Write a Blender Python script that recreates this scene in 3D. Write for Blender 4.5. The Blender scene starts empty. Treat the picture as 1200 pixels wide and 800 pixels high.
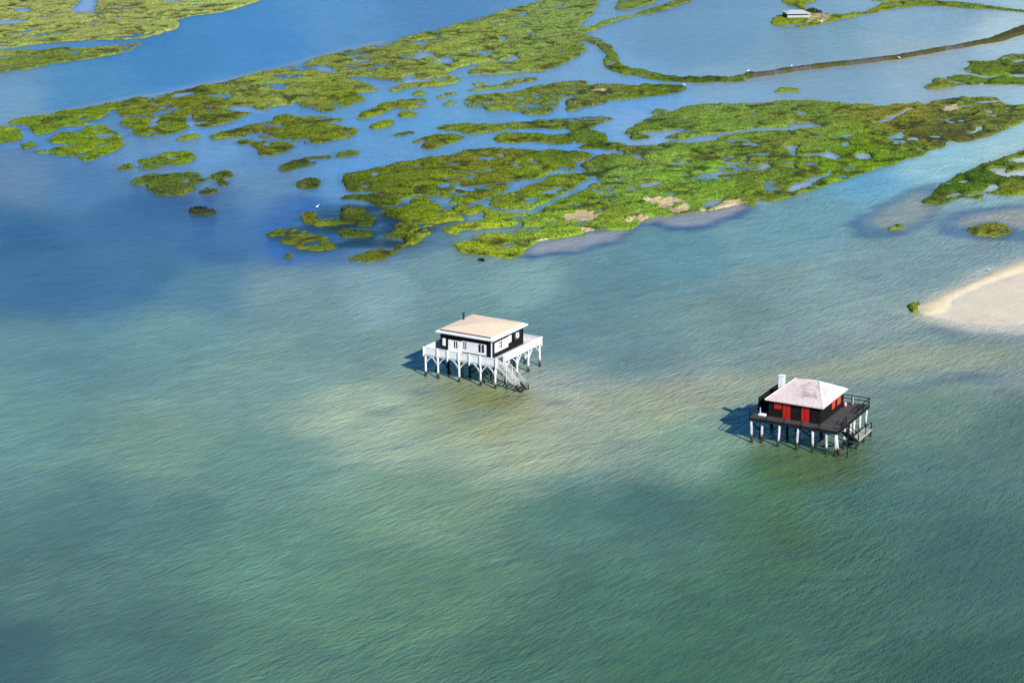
import bpy, bmesh, math, random
import numpy as np
R = math.radians
random.seed(7); np.random.seed(7)
scene = bpy.context.scene
COL = scene.collection

# ------------------------------------------------------------------ camera geometry
FPX, PITCH, CAMH = 2400.0, R(16.4), 85.0
CP, SP = math.cos(PITCH), math.sin(PITCH)

def ground(px, py, z=0.0):
    """point of the plane at height z that the photograph shows at (px, py)"""
    x = (px - 600) / FPX; y = -(py - 400) / FPX
    d = (x, CP + y * SP, -SP + y * CP)
    t = (z - CAMH) / d[2]
    return (t * d[0], t * d[1], z)

def to_px(X, Y, z=0.0):
    q = z - CAMH
    f = Y * CP - q * SP; u = Y * SP + q * CP
    return 600 + FPX * X / f, 400 - FPX * u / f

cam = bpy.data.cameras.new('camera'); camo = bpy.data.objects.new('camera', cam); COL.objects.link(camo)
camo.location = (0, 0, CAMH); camo.rotation_euler = (math.pi / 2 - PITCH, 0, 0)
cam.sensor_width = 36; cam.sensor_fit = 'HORIZONTAL'; cam.lens = 36 * FPX / 1200
cam.clip_start = 1; cam.clip_end = 30000
scene.camera = camo

# ------------------------------------------------------------------ light
SUN_EL, SUN_AZ = R(34), R(-57.5)           # azimuth of the sun measured from +X, counter-clockwise
sd = (math.cos(SUN_EL) * math.cos(SUN_AZ), math.cos(SUN_EL) * math.sin(SUN_AZ), math.sin(SUN_EL))
sun = bpy.data.lights.new('sun', 'SUN'); suno = bpy.data.objects.new('sun', sun); COL.objects.link(suno)
sun.energy = 5.0; sun.angle = R(0.5); sun.color = (1.0, 0.95, 0.87)
from mathutils import Vector
suno.rotation_euler = Vector(sd).to_track_quat('Z', 'Y').to_euler()
suno.location = (120, -180, 150)
world = bpy.data.worlds.new('World'); scene.world = world; world.use_nodes = True
nt = world.node_tree; nt.nodes.clear()
out = nt.nodes.new('ShaderNodeOutputWorld'); bg = nt.nodes.new('ShaderNodeBackground')
sky = nt.nodes.new('ShaderNodeTexSky'); sky.sky_type = 'NISHITA'; sky.sun_disc = False
sky.sun_elevation = SUN_EL; sky.sun_rotation = math.pi / 2 - SUN_AZ
sky.altitude = 1500; sky.air_density = 1.0; sky.dust_density = 0.1; sky.ozone_density = 3.0
hs = nt.nodes.new('ShaderNodeHueSaturation'); hs.inputs['Saturation'].default_value = 1.5
tint = nt.nodes.new('ShaderNodeMix'); tint.data_type = 'RGBA'; tint.blend_type = 'MULTIPLY'; tint.inputs[0].default_value = 1.0
tint.inputs[7].default_value = (0.62, 0.86, 1.0, 1)      # a clear, deep blue day
nt.links.new(sky.outputs[0], hs.inputs['Color']); nt.links.new(hs.outputs[0], tint.inputs[6]); nt.links.new(tint.outputs[2], bg.inputs[0])
bg.inputs[1].default_value = 0.10
nt.links.new(bg.outputs[0], out.inputs[0])
vs = scene.view_settings; vs.view_transform = 'Standard'; vs.look = 'None'; vs.exposure = 0.35; vs.gamma = 1
vs.use_curve_mapping = False
scene.cycles.max_bounces = 6; scene.cycles.transparent_max_bounces = 4

# ------------------------------------------------------------------ noise in metres
def _hash(ix, iy, seed):
    n = (ix.astype(np.int64) * 374761393 + iy.astype(np.int64) * 668265263 + seed * 1442695041) & 0x7fffffff
    n = ((n ^ (n >> 13)) * 1274126177) & 0x7fffffff
    n = ((n ^ (n >> 15)) * 2246822519) & 0x7fffffff
    return ((n ^ (n >> 16)) & 0xffff) / 65535.0
def vnoise(x, y, seed=0):
    ix = np.floor(x); iy = np.floor(y); fx = x - ix; fy = y - iy
    fx = fx * fx * (3 - 2 * fx); fy = fy * fy * (3 - 2 * fy)
    a = _hash(ix, iy, seed); b = _hash(ix + 1, iy, seed); c = _hash(ix, iy + 1, seed); d = _hash(ix + 1, iy + 1, seed)
    return (a * (1 - fx) + b * fx) * (1 - fy) + (c * (1 - fx) + d * fx) * fy - 0.5
def fbm(x, y, seed=0, n=3):
    s = 0; a = 1.0; ca, sa = math.cos(0.6), math.sin(0.6)
    for i in range(n):
        s = s + a * vnoise(x, y, seed + i * 17); a *= 0.5
        x, y = (x * ca - y * sa) * 2.03 + 5.1, (x * sa + y * ca) * 2.03 + 1.7
    return s

def srgb(c):
    c = np.asarray(c, float) / 255.0
    return np.where(c <= 0.04045, c / 12.92, ((c + 0.055) / 1.055) ** 2.4)

def inside(px, py, poly):
    """even-odd test of many points"""
    res = np.zeros(px.shape, bool)
    p = np.asarray(poly, float)
    bb = (px >= p[:, 0].min()) & (px <= p[:, 0].max()) & (py >= p[:, 1].min()) & (py <= p[:, 1].max())
    if not bb.any(): return res
    x = px[bb]; y = py[bb]; r = np.zeros(x.shape, bool)
    for (x0, y0), (x1, y1) in zip(p, np.roll(p, -1, axis=0)):
        if y0 == y1: continue
        c = (y0 > y) != (y1 > y)
        r ^= c & (x < (x1 - x0) * (y - y0) / (y1 - y0) + x0)
    res[bb] = r
    return res

def tag(o, label=None, cat=None, group=None, kind=None):
    if label: o['label'] = label
    if cat: o['category'] = cat
    if group: o['group'] = group
    if kind: o['kind'] = kind
    return o

def raw_mesh(name, verts, faces, material, parent=None, smooth=False):
    me = bpy.data.meshes.new(name)
    me.from_pydata(verts if isinstance(verts, list) else verts.tolist(), [], faces if isinstance(faces, list) else faces.tolist())
    if material: me.materials.append(material)
    if smooth: me.polygons.foreach_set('use_smooth', [True] * len(me.polygons))
    me.update()
    o = bpy.data.objects.new(name, me); COL.objects.link(o)
    if parent: o.parent = parent
    return o

def color_attr(me, name, rgb):
    a = me.color_attributes.new(name, 'FLOAT_COLOR', 'POINT')
    buf = np.ones((len(rgb), 4), np.float32); buf[:, :3] = rgb
    a.data.foreach_set('color', buf.ravel())
def float_attr(me, name, v):
    a = me.attributes.new(name, 'FLOAT', 'POINT'); a.data.foreach_set('value', np.asarray(v, np.float32))

# ------------------------------------------------------------------ materials
class NB:
    def __init__(s, name):
        s.m = bpy.data.materials.new(name); s.m.use_nodes = True
        s.t = s.m.node_tree; s.t.nodes.clear()
        s.out = s.n('ShaderNodeOutputMaterial'); s.p = s.n('ShaderNodeBsdfPrincipled')
        s.l(s.p.outputs[0], s.out.inputs[0])
    def n(s, k, **kw):
        x = s.t.nodes.new(k)
        for a, b in kw.items(): setattr(x, a, b)
        return x
    def l(s, a, b): s.t.links.new(a, b)
    def coord(s, scale=(1, 1, 1), rot=(0, 0, 0), kind='Object'):
        c = s.n('ShaderNodeTexCoord'); m = s.n('ShaderNodeMapping')
        m.inputs['Scale'].default_value = scale; m.inputs['Rotation'].default_value = rot
        s.l(c.outputs[kind], m.inputs[0]); return m.outputs[0]
    def rotscale(s, ang, sx, sy, sz=1):
        """turn first, then stretch"""
        a = s.coord((1, 1, 1), (0, 0, ang)); m = s.n('ShaderNodeMapping'); m.inputs['Scale'].default_value = (sx, sy, sz)
        s.l(a, m.inputs[0]); return m.outputs[0]
    def noise(s, vec, scale, detail=3, rough=0.5, dist=0.0):
        x = s.n('ShaderNodeTexNoise'); x.inputs['Scale'].default_value = scale; x.inputs['Detail'].default_value = detail
        x.inputs['Roughness'].default_value = rough; x.inputs['Distortion'].default_value = dist
        s.l(vec, x.inputs['Vector']); return x.outputs['Fac']
    def ramp(s, fac, *stops):
        x = s.n('ShaderNodeValToRGB'); e = x.color_ramp.elements
        while len(e) < len(stops): e.new(0.5)
        for q, (p, c) in zip(e, stops):
            q.position = p; q.color = (c, c, c, 1) if not hasattr(c, '__len__') else (*c, 1)
        s.l(fac, x.inputs[0]); return x.outputs[0]
    def math(s, op, a, b, clamp=False):
        x = s.n('ShaderNodeMath', operation=op, use_clamp=clamp)
        for i, v in enumerate((a, b)):
            if hasattr(v, 'is_linked') or hasattr(v, 'node'): s.l(v, x.inputs[i])
            else: x.inputs[i].default_value = v
        return x.outputs[0]
    def mix(s, fac, a, b, blend='MIX'):
        x = s.n('ShaderNodeMix', data_type='RGBA', blend_type=blend)
        for i, v in ((0, fac), (6, a), (7, b)):
            if hasattr(v, 'node'): s.l(v, x.inputs[i])
            else: x.inputs[i].default_value = v if i == 0 else (*v, 1) if len(v) == 3 else v
        return x.outputs[2]
    def bump(s, h, strength, dist, normal=None):
        x = s.n('ShaderNodeBump'); x.inputs['Strength'].default_value = strength; x.inputs['Distance'].default_value = dist
        s.l(h, x.inputs['Height'])
        if normal: s.l(normal, x.inputs['Normal'])
        return x.outputs[0]

def simple(name, col, rough=0.6, var=0.15, scale=3.0, board=None, bumpd=0.0, spec=0.4, streak=None):
    """a painted or weathered surface: colour with blotches, optional boards (axis, width in metres)"""
    b = NB(name); v = b.coord()
    f = b.noise(v, scale, 4, 0.6)
    lo = tuple(c * (1 - var) for c in col); hi = tuple(min(1, c * (1 + var)) for c in col)
    c = b.mix(b.ramp(f, (0.3, 0.0), (0.7, 1.0)), lo, hi)
    if streak:
        sv = b.coord(streak[1]); sf = b.noise(sv, 1.0, 4, 0.6)
        c = b.mix(b.ramp(sf, (0.5, 0.0), (0.72, streak[2])), c, streak[0])
    h = None
    if board:
        ax, w = board
        sx = b.n('ShaderNodeSeparateXYZ'); b.l(b.coord(), sx.inputs[0])
        u = b.math('DIVIDE', sx.outputs[ax], w); fr = b.math('FRACT', u, 0)
        h = b.ramp(fr, (0.0, 0.0), (0.09, 1.0), (0.91, 1.0), (1.0, 0.0))
        fl = b.math('FLOOR', u, 0); wn = b.n('ShaderNodeTexWhiteNoise', noise_dimensions='1D'); b.l(fl, wn.inputs['W'])
        c = b.mix(b.math('MULTIPLY', wn.outputs['Value'], var * 1.6), c, tuple(x * 0.45 for x in col))
        c = b.mix(b.math('SUBTRACT', 1.0, h), c, tuple(x * 0.35 for x in col))
        b.l(b.bump(h, 0.6, 0.02), b.p.inputs['Normal'])
    b.l(c, b.p.inputs['Base Color']); b.p.inputs['Roughness'].default_value = rough
    b.p.inputs['Specular IOR Level'].default_value = spec
    return b.m
# ------------------------------------------------------------------ outlines traced on the ground (photo pixels x4 from a corner, or x5)
def A(o, *pts, k=4.0):
    return [(o[0] + x / k, o[1] + y / k) for x, y in pts]
TA, TB, TC, TD = (0, 0), (300, 0), (600, 0), (900, 0)
TE, TU, TV, TW = (100, 120), (300, 140), (600, 140), (900, 140)
LAND = [
 # far bank, upper left
 A(TA, (-480,-160),(1360,-160),(1290,-60),(1215,5),(1130,35),(1050,55),(950,70),(880,78),(825,95),(855,118),(825,140),(760,155),(680,180),(560,188),(460,188),(400,190),(300,195),(200,205),(90,220),(0,228),(-480,240)),
 A(TA, (-480,262),(-80,240),(0,238),(150,240),(300,225),(430,225),(520,215),(600,205),(660,200),(665,212),(600,240),(520,260),(430,275),(330,290),(200,310),(100,330),(0,342),(-200,362),(-480,380)),
 # long middle marsh: left half
 A(TA, (20,575),(100,555),(210,545),(330,520),(450,498),(600,470),(700,455),(800,440),(880,420),(1000,395),(1100,375),(1200,352),(1240,350),(1240,520),(1200,528),(1150,540),(1110,560),(1060,580),(960,600),(900,590),(870,612),(800,630),(720,640),(660,635),(610,615),(640,600),(540,585),(600,560),(550,540),(535,505),(545,490),(520,512),(490,545),(430,580),(390,590),(330,590),(280,600),(220,630),(160,635),(130,600),(100,580),(60,577)),
 A(TB, (-20,350),(0,345),(100,325),(200,300),(260,280),(400,245),(520,220),(620,205),(700,175),(800,150),(900,125),(1000,95),(1100,70),(1230,36),(1230,262),(1130,290),(1010,300),(950,320),(890,345),(970,370),(930,392),(850,408),(720,410),(640,432),(615,428),(690,395),(600,370),(520,360),(430,362),(500,390),(580,425),(530,432),(470,432),(520,470),(440,495),(350,525),(300,520),(220,505),(180,470),(170,490),(100,495),(40,520),(0,530),(-20,530)),
 A(TC, (-20,48),(0,42),(60,25),(130,5),(200,-60),(440,-60),(405,20),(380,65),(340,100),(325,110),(305,130),(360,132),(430,100),(470,98),(470,106),(400,134),(370,152),(340,160),(300,172),(230,178),(260,192),(340,205),(350,235),(300,265),(250,300),(200,320),(140,335),(60,340),(0,342),(-100,350),(-180,352),(-215,340),(-160,310),(-100,300),(-20,290)),
 # pieces in front of the middle marsh, left
 A(TA, (-480,610),(0,598),(80,600),(120,640),(100,660),(0,670),(-480,690)),
 A(TA, (230,660),(290,640),(345,632),(400,600),(480,585),(540,610),(575,655),(570,690),(520,720),(440,745),(380,757),(395,737),(330,735),(230,720),(240,692),(330,685),(300,668)),
 A(TA, (240,650),(300,615),(350,618),(335,640),(290,675),(240,672)),
 A(TA, (90,685),(150,665),(180,675),(160,690),(100,697)),
 A(TA, (145,708),(215,710),(210,725),(150,720)),
 A(TE, (245,270),(330,255),(380,238),(480,232),(518,250),(500,275),(420,300),(320,315),(260,310),(240,300),(310,290),(250,285)),
 A(TE, (135,312),(200,290),(230,298),(220,315),(150,322)),
 A(TE, (430,170),(480,155),(550,152),(540,165),(470,180),(430,182)),
 A(TE, (585,165),(620,140),(720,118),(820,95),(890,84),(870,75),(930,58),(1010,70),(1130,68),(1220,75),(1215,85),(1140,98),(1050,104),(1200,112),(1280,130),(1285,145),(1200,175),(1120,190),(1040,195),(1000,172),(960,188),(870,175),(780,160),(700,165),(590,175)),
 A(TE, (705,185),(750,170),(800,168),(780,195),(720,200)),
 A(TE, (780,195),(830,180),(920,185),(990,205),(950,225),(880,245),(820,258),(800,235)),
 A(TE, (890,310),(930,285),(1000,265),(1100,250),(1150,250),(1150,270),(1090,290),(1000,310),(960,325),(900,325)),
 A(TE, (1170,238),(1230,225),(1290,230),(1280,250),(1200,265),(1175,255)),
 A(TE, (975,375),(1030,358),(1095,352),(1100,380),(1095,408),(1030,412),(1000,400)),
 A(TE, (210,378),(250,355),(310,345),(400,340),(480,330),(540,335),(530,352),(460,368),(530,356),(570,365),(530,385),(505,400),(530,407),(470,432),(400,440),(320,430),(280,402),(310,384),(260,387)),
 A(TE, (570,365),(590,335),(640,322),(695,325),(690,345),(640,362),(680,375),(675,392),(620,392),(600,372)),
 A(TE, (530,425),(570,400),(630,405),(620,425),(560,432)),
 A(TE, (470,512),(510,490),(560,488),(600,500),(630,505),(620,520),(540,530),(500,525)),
 A(TE, (550,465),(600,455),(610,460),(570,472)),
 # islets of the inner channel
 A(TB, (425,570),(460,560),(500,530),(560,505),(610,480),(680,465),(780,462),(815,475),(790,500),(720,512),(640,505),(620,520),(570,540),(500,560)),
 A(TB, (645,540),(690,527),(760,530),(750,545),(690,552)),
 A(TB, (525,595),(570,578),(640,568),(655,578),(610,595),(550,608)),
 A(TB, (610,640),(660,625),(740,615),(745,625),(700,638),(640,642)),
 A(TB, (725,440),(750,430),(795,432),(790,445),(740,450)),
 A(TB, (835,460),(880,440),(940,428),(950,435),(900,450),(850,465)),
 A(TB, (870,485),(910,470),(945,472),(930,488),(880,493)),
 A(TB, (975,470),(1020,450),(1100,440),(1200,432),(1260,418),(1350,400),(1450,385),(1550,378),(1550,400),(1700,395),(1820,400),(1980,402),(2020,412),(1990,430),(1900,445),(1800,460),(1680,475),(1580,495),(1500,515),(1435,522),(1455,505),(1425,495),(1400,503),(1390,525),(1330,540),(1260,540),(1240,528),(1200,522),(1160,530),(1180,515),(1060,520),(1090,507),(1010,510),(980,490)),
 A(TB, (990,425),(1050,405),(1150,398),(1200,378),(1320,366),(1315,380),(1200,408),(1100,420),(1000,432)),
 A(TB, (1020,393),(1050,388),(1080,393),(1060,402),(1020,402)),
 A(TB, (830,600),(880,588),(1000,585),(1200,575),(1450,558),(1530,548),(1630,545),(1690,558),(1640,575),(1590,590),(1560,610),(1630,625),(1665,650),(1650,668),(1550,672),(1440,678),(1300,668),(1200,672),(1140,670),(1095,655),(1130,630),(1200,622),(1280,630),(1400,635),(1475,625),(1460,608),(1300,603),(1200,612),(1100,618),(1020,628),(960,615),(860,612)),
 A(TB, (720,670),(780,645),(850,630),(920,632),(990,640),(970,660),(900,680),(850,700),(790,705),(760,690),(800,672),(815,660),(760,668),(725,678)),
 # dikes and the hook, upper right
 A(TC, (480,35),(500,0),(510,-160),(860,-160),(690,5),(640,22),(560,45),(500,50)),
 A(TC, (430,98),(560,72),(620,50),(700,25),(780,0),(900,-60),(1000,-60),(830,8),(740,40),(650,65),(560,82),(460,106)),
 A(TC, (180,180),(330,165),(420,185),(470,215),(500,255),(510,300),(560,320),(640,335),(700,352),(800,360),(950,358),(1090,352),(1115,362),(1090,385),(1000,388),(850,388),(700,382),(600,365),(510,345),(440,325),(425,290),(440,260),(400,215),(330,195),(230,200)),
 A(TD, (10,100),(30,80),(90,70),(200,65),(290,68),(370,70),(350,85),(280,105),(200,125),(130,132),(60,128),(15,115)),
 A(TD, (62,5),(50,-60),(40,-160),(340,-160),(240,-30),(220,8),(172,20),(178,45),(185,68),(142,68),(142,35),(90,22)),
 A(TD, (350,72),(460,52),(540,15),(640,8),(740,2),(900,12),(1050,32),(1200,48),(1380,66),(1380,78),(1200,60),(1050,45),(900,36),(780,28),(700,28),(600,40),(500,60),(420,80),(360,82)),
 A(TD, (480,5),(520,-30),(620,-60),(900,-60),(760,-20),(640,4)),
 A(TD, (10,430),(60,418),(140,415),(158,425),(130,433),(60,435),(20,438)),
 A(TD, (910,330),(950,302),(960,296),(915,290),(950,282),(1010,290),(1040,290),(1100,262),(1200,250),(1400,232),(1400,352),(1200,352),(1100,355),(1000,355),(930,340)),
 A(TD, (720,410),(780,370),(860,358),(960,355),(1000,375),(1100,362),(1200,365),(1400,362),(1400,398),(1200,400),(1080,398),(950,400),(850,410),(760,420)),
 # big right-hand marsh, upper half
 A(TD, (-420,655),(-500,648),(-440,630),(-370,605),(-440,605),(-550,620),(-640,632),(-680,628),(-640,590),(-600,575),(-550,545),(-460,530),(-360,495),(-280,488),(-200,486),(0,482),(100,470),(200,468),(270,480),(340,485),(370,500),(450,490),(520,500),(600,490),(720,485),(740,495),(760,480),(820,465),(950,460),(1080,458),(1110,490),(1180,490),(1400,510),(1400,540),(1200,565),(1170,590),(1100,615),(1040,640),(960,660),(900,672),(850,655),(830,670),(840,685),(770,710),(700,735),(600,765),(500,798),(350,845),(300,700),(290,640),(340,575),(250,592),(200,570),(100,578),(80,598),(0,597),(-100,607),(-200,620),(-300,640),(-420,660)),
 A(TC, (545,640),(580,632),(640,638),(655,650),(600,660),(560,658)),
 A(TC, (655,520),(690,514),(740,522),(700,532),(650,534)),
 # ... lower half, west lump and east body
 A(TU, (410,260),(470,245),(620,215),(760,190),(900,170),(1000,140),(1100,130),(1200,140),(1350,140),(1480,150),(1570,155),(1585,175),(1540,195),(1500,205),(1490,240),(1400,240),(1380,255),(1300,285),(1200,298),(1170,332),(1080,365),(1060,380),(960,390),(890,390),(920,370),(980,358),(880,368),(830,362),(760,358),(705,372),(670,400),(600,412),(550,405),(520,385),(460,382),(390,378),(430,360),(560,345),(420,335),(408,300)),
 A(TU, (1085,380),(1120,358),(1200,345),(1300,305),(1400,268),(1500,250),(1560,245),(1580,265),(1530,300),(1470,335),(1400,370),(1330,400),(1310,425),(1200,430),(1120,410),(1090,400)),
 A(TV, (60,625),(0,643),(-70,648),(-150,640),(-220,635),(-260,620),(-275,580),(-200,580),(-140,540),(-90,530),(0,545),(60,500),(20,470),(90,455),(150,430),(150,415),(230,375),(320,335),(390,300),(400,275),(385,262),(340,240),(320,220),(350,200),(420,172),(480,160),(530,182),(505,150),(430,138),(310,140),(320,125),(400,112),(480,115),(560,122),(680,122),(740,105),(840,108),(920,102),(1000,80),(1100,65),(1200,55),(1300,57),(1460,35),(1540,10),(1640,30),(1800,180),(1700,235),(1600,275),(1530,295),(1440,325),(1360,350),(1270,375),(1200,388),(1160,402),(1120,410),(1080,393),(1000,408),(930,428),(860,435),(820,440),(760,450),(700,455),(640,465),(600,490),(570,510),(510,525),(440,515),(380,520),(310,545),(200,560),(130,570),(80,590)),
 # ragged drowned edge, centre left
 A(TU, (560,430),(640,415),(700,410),(720,382),(780,370),(830,385),(870,420),(980,455),(985,470),(900,480),(840,490),(800,500),(740,520),(680,520),(640,500),(710,490),(650,470),(600,450)),
 A(TU, (200,465),(215,440),(270,430),(290,440),(270,470),(330,485),(400,475),(390,410),(440,405),(520,415),(520,440),(560,470),(540,500),(480,500),(420,490),(340,505),(280,505),(230,485)),
 A(TU, (380,550),(390,520),(440,505),(500,510),(540,520),(560,550),(640,545),(650,520),(740,520),(800,518),(825,525),(800,550),(770,575),(760,590),(700,590),(680,557),(600,552),(500,555),(420,560)),
 A(TU, (915,405),(980,395),(1060,400),(1070,430),(1000,445),(930,430)),
 A(TU, (910,495),(1000,495),(1080,485),(1060,450),(1080,420),(1200,440),(1270,440),(1280,450),(1200,465),(1230,490),(1200,510),(1100,515),(1000,520),(940,515)),
 A(TU, (870,520),(900,500),(950,510),(950,540),(900,545)),
 A(TU, (30,540),(90,515),(150,520),(200,500),(240,505),(260,540),(340,555),(370,580),(360,610),(280,625),(200,610),(130,580),(100,560)),
 A(TU, (430,650),(500,625),(560,595),(640,590),(690,590),(720,595),(660,630),(600,655),(520,668),(450,660)),
 A(TU, (355,640),(400,625),(410,645),(370,655)),
 A(TU, (120,640),(140,622),(170,635),(160,655),(130,655)),
 # right-hand marsh by the side channel
 A(TW, (715,398),(740,375),(770,340),(830,300),(880,260),(960,230),(1050,200),(1150,160),(1400,90),(1400,340),(1190,355),(1100,360),(1040,350),(1000,370),(900,370),(850,395),(780,402)),
 A(TW, (555,510),(600,495),(645,490),(640,505),(600,520),(560,520)),
 A(TW, (920,525),(960,500),(1000,490),(1060,485),(1100,490),(1140,515),(1160,535),(1120,550),(1040,550),(960,545)),
 A((1000, 240), (312,610),(350,580),(415,573),(390,600),(385,640),(370,648),(340,625), k=5.0),
]
POOLS = [
 A(TA, (340,40),(380,5),(400,-60),(480,-60),(450,20),(445,60),(420,75),(415,55),(345,65)),
 A(TA, (60,45),(130,38),(140,60),(70,65)), A(TA, (-480,115),(60,95),(130,88),(125,105),(50,115),(-480,140)),
 A(TA, (770,-60),(870,-60),(850,8),(780,10)), A(TA, (330,250),(380,245),(370,260),(330,260)),
 A(TB, (720,205),(770,190),(820,205),(780,215)), A(TB, (730,240),(830,250),(840,270),(760,285),(700,280),(760,265)),
 A(TB, (880,265),(920,270),(925,295),(880,300),(760,310),(860,290)),
 A(TB, (690,400),(690,360),(740,345),(760,355),(730,372),(860,365),(820,385),(740,390)),
 A(TB, (1040,225),(1060,240),(1110,250),(1100,260),(1050,258)), A(TB, (1140,175),(1170,175),(1165,195),(1140,190)),
 A(TB, (255,310),(320,305),(380,335),(375,350),(310,335)), A(TB, (450,285),(530,280),(530,295),(460,297)),
 A(TB, (255,405),(270,415),(260,425)), A(TB, (270,445),(290,450),(280,460)),
 A(TE, (360,262),(430,260),(420,270),(370,270)), A(TE, (830,200),(890,198),(880,205),(840,208)),
 A(TE, (430,375),(500,360),(510,368),(450,385)),
 A(TB, (1060,470),(1140,480),(1150,490),(1080,480)), A(TC, (225,465),(290,445),(285,458),(250,470),(260,500),(230,510)),
 A(TC, (20,465),(60,460),(40,475)), A(TC, (105,455),(130,460),(110,470)), A(TC, (30,65),(70,62),(75,75),(40,82)),
 A(TC, (45,110),(70,112),(75,122),(50,122)), A(TC, (-20,270),(30,262),(35,275),(0,292),(-20,292)),
 A(TA, (440,630),(520,625),(540,640),(450,645)), A(TA, (800,445),(930,430),(920,440),(810,465)),
 A(TA, (1040,400),(1085,395),(1080,408)), A(TA, (1080,435),(1110,432),(1105,445),(1080,445)),
 A(TA, (695,580),(740,545),(765,550),(730,575),(745,590),(700,598)),
 A(TA, (870,545),(880,530),(895,550),(910,580),(980,565),(970,575),(880,595)), A(TA, (700,620),(750,620),(740,632),(705,634)),
 A(TA, (1060,505),(1160,495),(1200,510),(1240,520),(1240,526),(1140,525),(1060,515)), A(TA, (330,570),(360,570),(350,577)),
 A(TU, (530,262),(570,250),(580,262),(540,270)), A(TU, (740,218),(780,215),(775,232),(745,230)),
 A(TU, (890,212),(960,205),(950,218),(900,222)), A(TU, (1130,170),(1165,158),(1165,185),(1140,188)),
 A(TU, (490,315),(530,305),(545,325),(500,332)), A(TU, (580,308),(605,305),(600,318)), A(TU, (860,310),(920,295),(910,315),(870,322)),
 A(TU, (940,350),(975,322),(970,345)), A(TU, (970,280),(1020,275),(1010,285)), A(TU, (640,258),(680,252),(660,265)),
 A(TU, (890,345),(920,340),(900,355)), A(TU, (610,232),(640,230),(630,238)),
 A(TU, (1165,590),(1200,572),(1230,575),(1210,600),(1180,610)), A(TU, (430,525),(470,512),(490,520),(450,532)),
 A(TW, (50,130),(100,118),(140,118),(135,170),(110,175),(105,140)), A(TW, (170,170),(260,155),(290,145),(310,155),(345,175),(300,190),(265,185),(255,165),(180,178)),
 A(TW, (345,130),(370,100),(385,115),(370,125)), A(TW, (400,175),(440,155),(485,165),(475,185),(440,200),(425,180)),
 A(TW, (100,225),(150,210),(120,235)), A(TW, (90,340),(110,310),(180,290),(200,270),(240,268),(325,245),(310,258),(225,285),(215,305),(150,330),(100,345)),
 A(TW, (-20,200),(0,205),(15,225),(-10,240),(-60,248),(-90,245),(-40,230)), A(TW, (510,150),(590,150),(680,145),(735,145),(750,125),(800,105),(805,112),(770,125),(745,152),(650,152),(520,160)),
 A(TW, (875,85),(920,70),(985,35),(1020,22),(1010,40),(970,60),(900,85)), A(TW, (495,20),(570,-10),(660,-55),(690,-62),(640,-28),(560,12),(505,30)),
 A(TW, (545,130),(570,130),(560,138)), A(TW, (590,165),(610,165),(600,173)), A(TD, (990,520),(1060,515),(1050,528)),
 A(TD, (1110,497),(1135,495),(1130,505)),
 A(TV, (610,328),(640,300),(700,288),(690,300),(650,320)), A(TV, (750,175),(785,175),(770,190)),
 A(TV, (980,225),(1000,200),(1025,178),(1030,185),(990,215),(1003,272),(990,265)),
 A(TV, (1005,322),(1070,318),(1050,330)), A(TV, (890,175),(910,178),(895,184)), A(TV, (485,280),(510,278),(500,290)),
 A(TV, (0,570),(30,575),(10,600),(-20,605)), A(TV, (1140,400),(1150,375),(1185,390),(1180,405)), A(TV, (885,400),(930,378),(1000,375),(990,390),(900,412)),
 A(TV, (-10,430),(40,432),(60,440),(10,450)), A(TV, (50,193),(115,193),(130,205),(110,213)),
 A(TW, (1030,232),(1110,228),(1120,235),(1090,265),(1160,240),(1400,205),(1400,245),(1180,270),(1080,275),(1060,250)),
 A(TW, (1115,200),(1160,182),(1400,165),(1400,200),(1150,208)), A(TW, (1000,340),(1040,310),(1080,300),(1090,325),(1020,345),(1005,360)),
 A(TW, (880,298),(950,285),(960,292),(900,305)), A(TW, (830,375),(860,345),(900,345),(885,365),(840,380)),
 A(TW, (970,320),(1020,318),(1000,326)), A(TW, (900,322),(925,325),(905,330)), A(TW, (910,358),(990,348),(1000,355),(930,365)),
 A(TW, (575,505),(610,500),(620,504),(600,510)),
]
SPARSE = [A(TE, (880,318),(930,280),(1000,260),(1100,245),(1155,245),(1155,275),(1090,295),(1000,315),(960,330),(890,330)),
          A(TE, (1165,240),(1230,220),(1295,225),(1285,255),(1200,270)),
          A(TU, (20,530),(90,510),(200,495),(270,535),(375,575),(365,615),(280,630),(120,585)), A(TU, (420,650),(500,620),(560,590),(730,590),(600,660),(450,668)),
          A(TU, (115,640),(140,618),(175,635),(160,660)), A(TU, (600,640),(745,612),(750,630),(640,650))]
BARE = [A(TV, (240,470),(270,445),(330,430),(410,455),(400,470),(330,480),(250,485)), A(TV, (510,475),(560,455),(640,460),(630,480),(560,490),(520,490)),
        A(TV, (310,525),(340,505),(390,515),(380,525),(310,548)), A(TV, (90,590),(130,555),(180,560),(150,580)),
        A(TV, (680,400),(750,370),(830,400),(820,430),(760,440),(700,420)), A(TV, (610,385),(660,365),(720,368),(700,400),(640,402)), A(TV, (870,425),(950,395),(1060,380),(1105,395),(1040,408),(950,432),(880,440)),
        A(TD, (810,512),(870,492),(930,497),(890,520),(830,528)), A(TC, (370,430),(440,418),(440,428),(380,436)),
        A((860, 0), (620,155),(700,125),(850,125),(860,160),(760,195),(640,200), k=7.5)]
SAND = A((1000, 240), (385,590),(430,575),(500,550),(600,500),(700,455),(800,415),(900,375),(1000,335),(1300,215),(1300,300),(1100,365),(1000,388),(900,415),(800,445),(700,490),(620,530),(560,560),(545,600),(530,635),(450,645),(400,650), k=5.0)
DIKE = A(TC, (1085,354),(1200,343),(1320,325),(1500,300),(1650,289),(1800,269),(1950,240),(2130,209),(2250,184),(2330,150),(2400,124),(2560,74),(2560,112),(2400,158),(2300,190),(2150,216),(2000,241),(1840,271),(1700,293),(1500,312),(1330,335),(1200,353),(1090,370))
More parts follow.
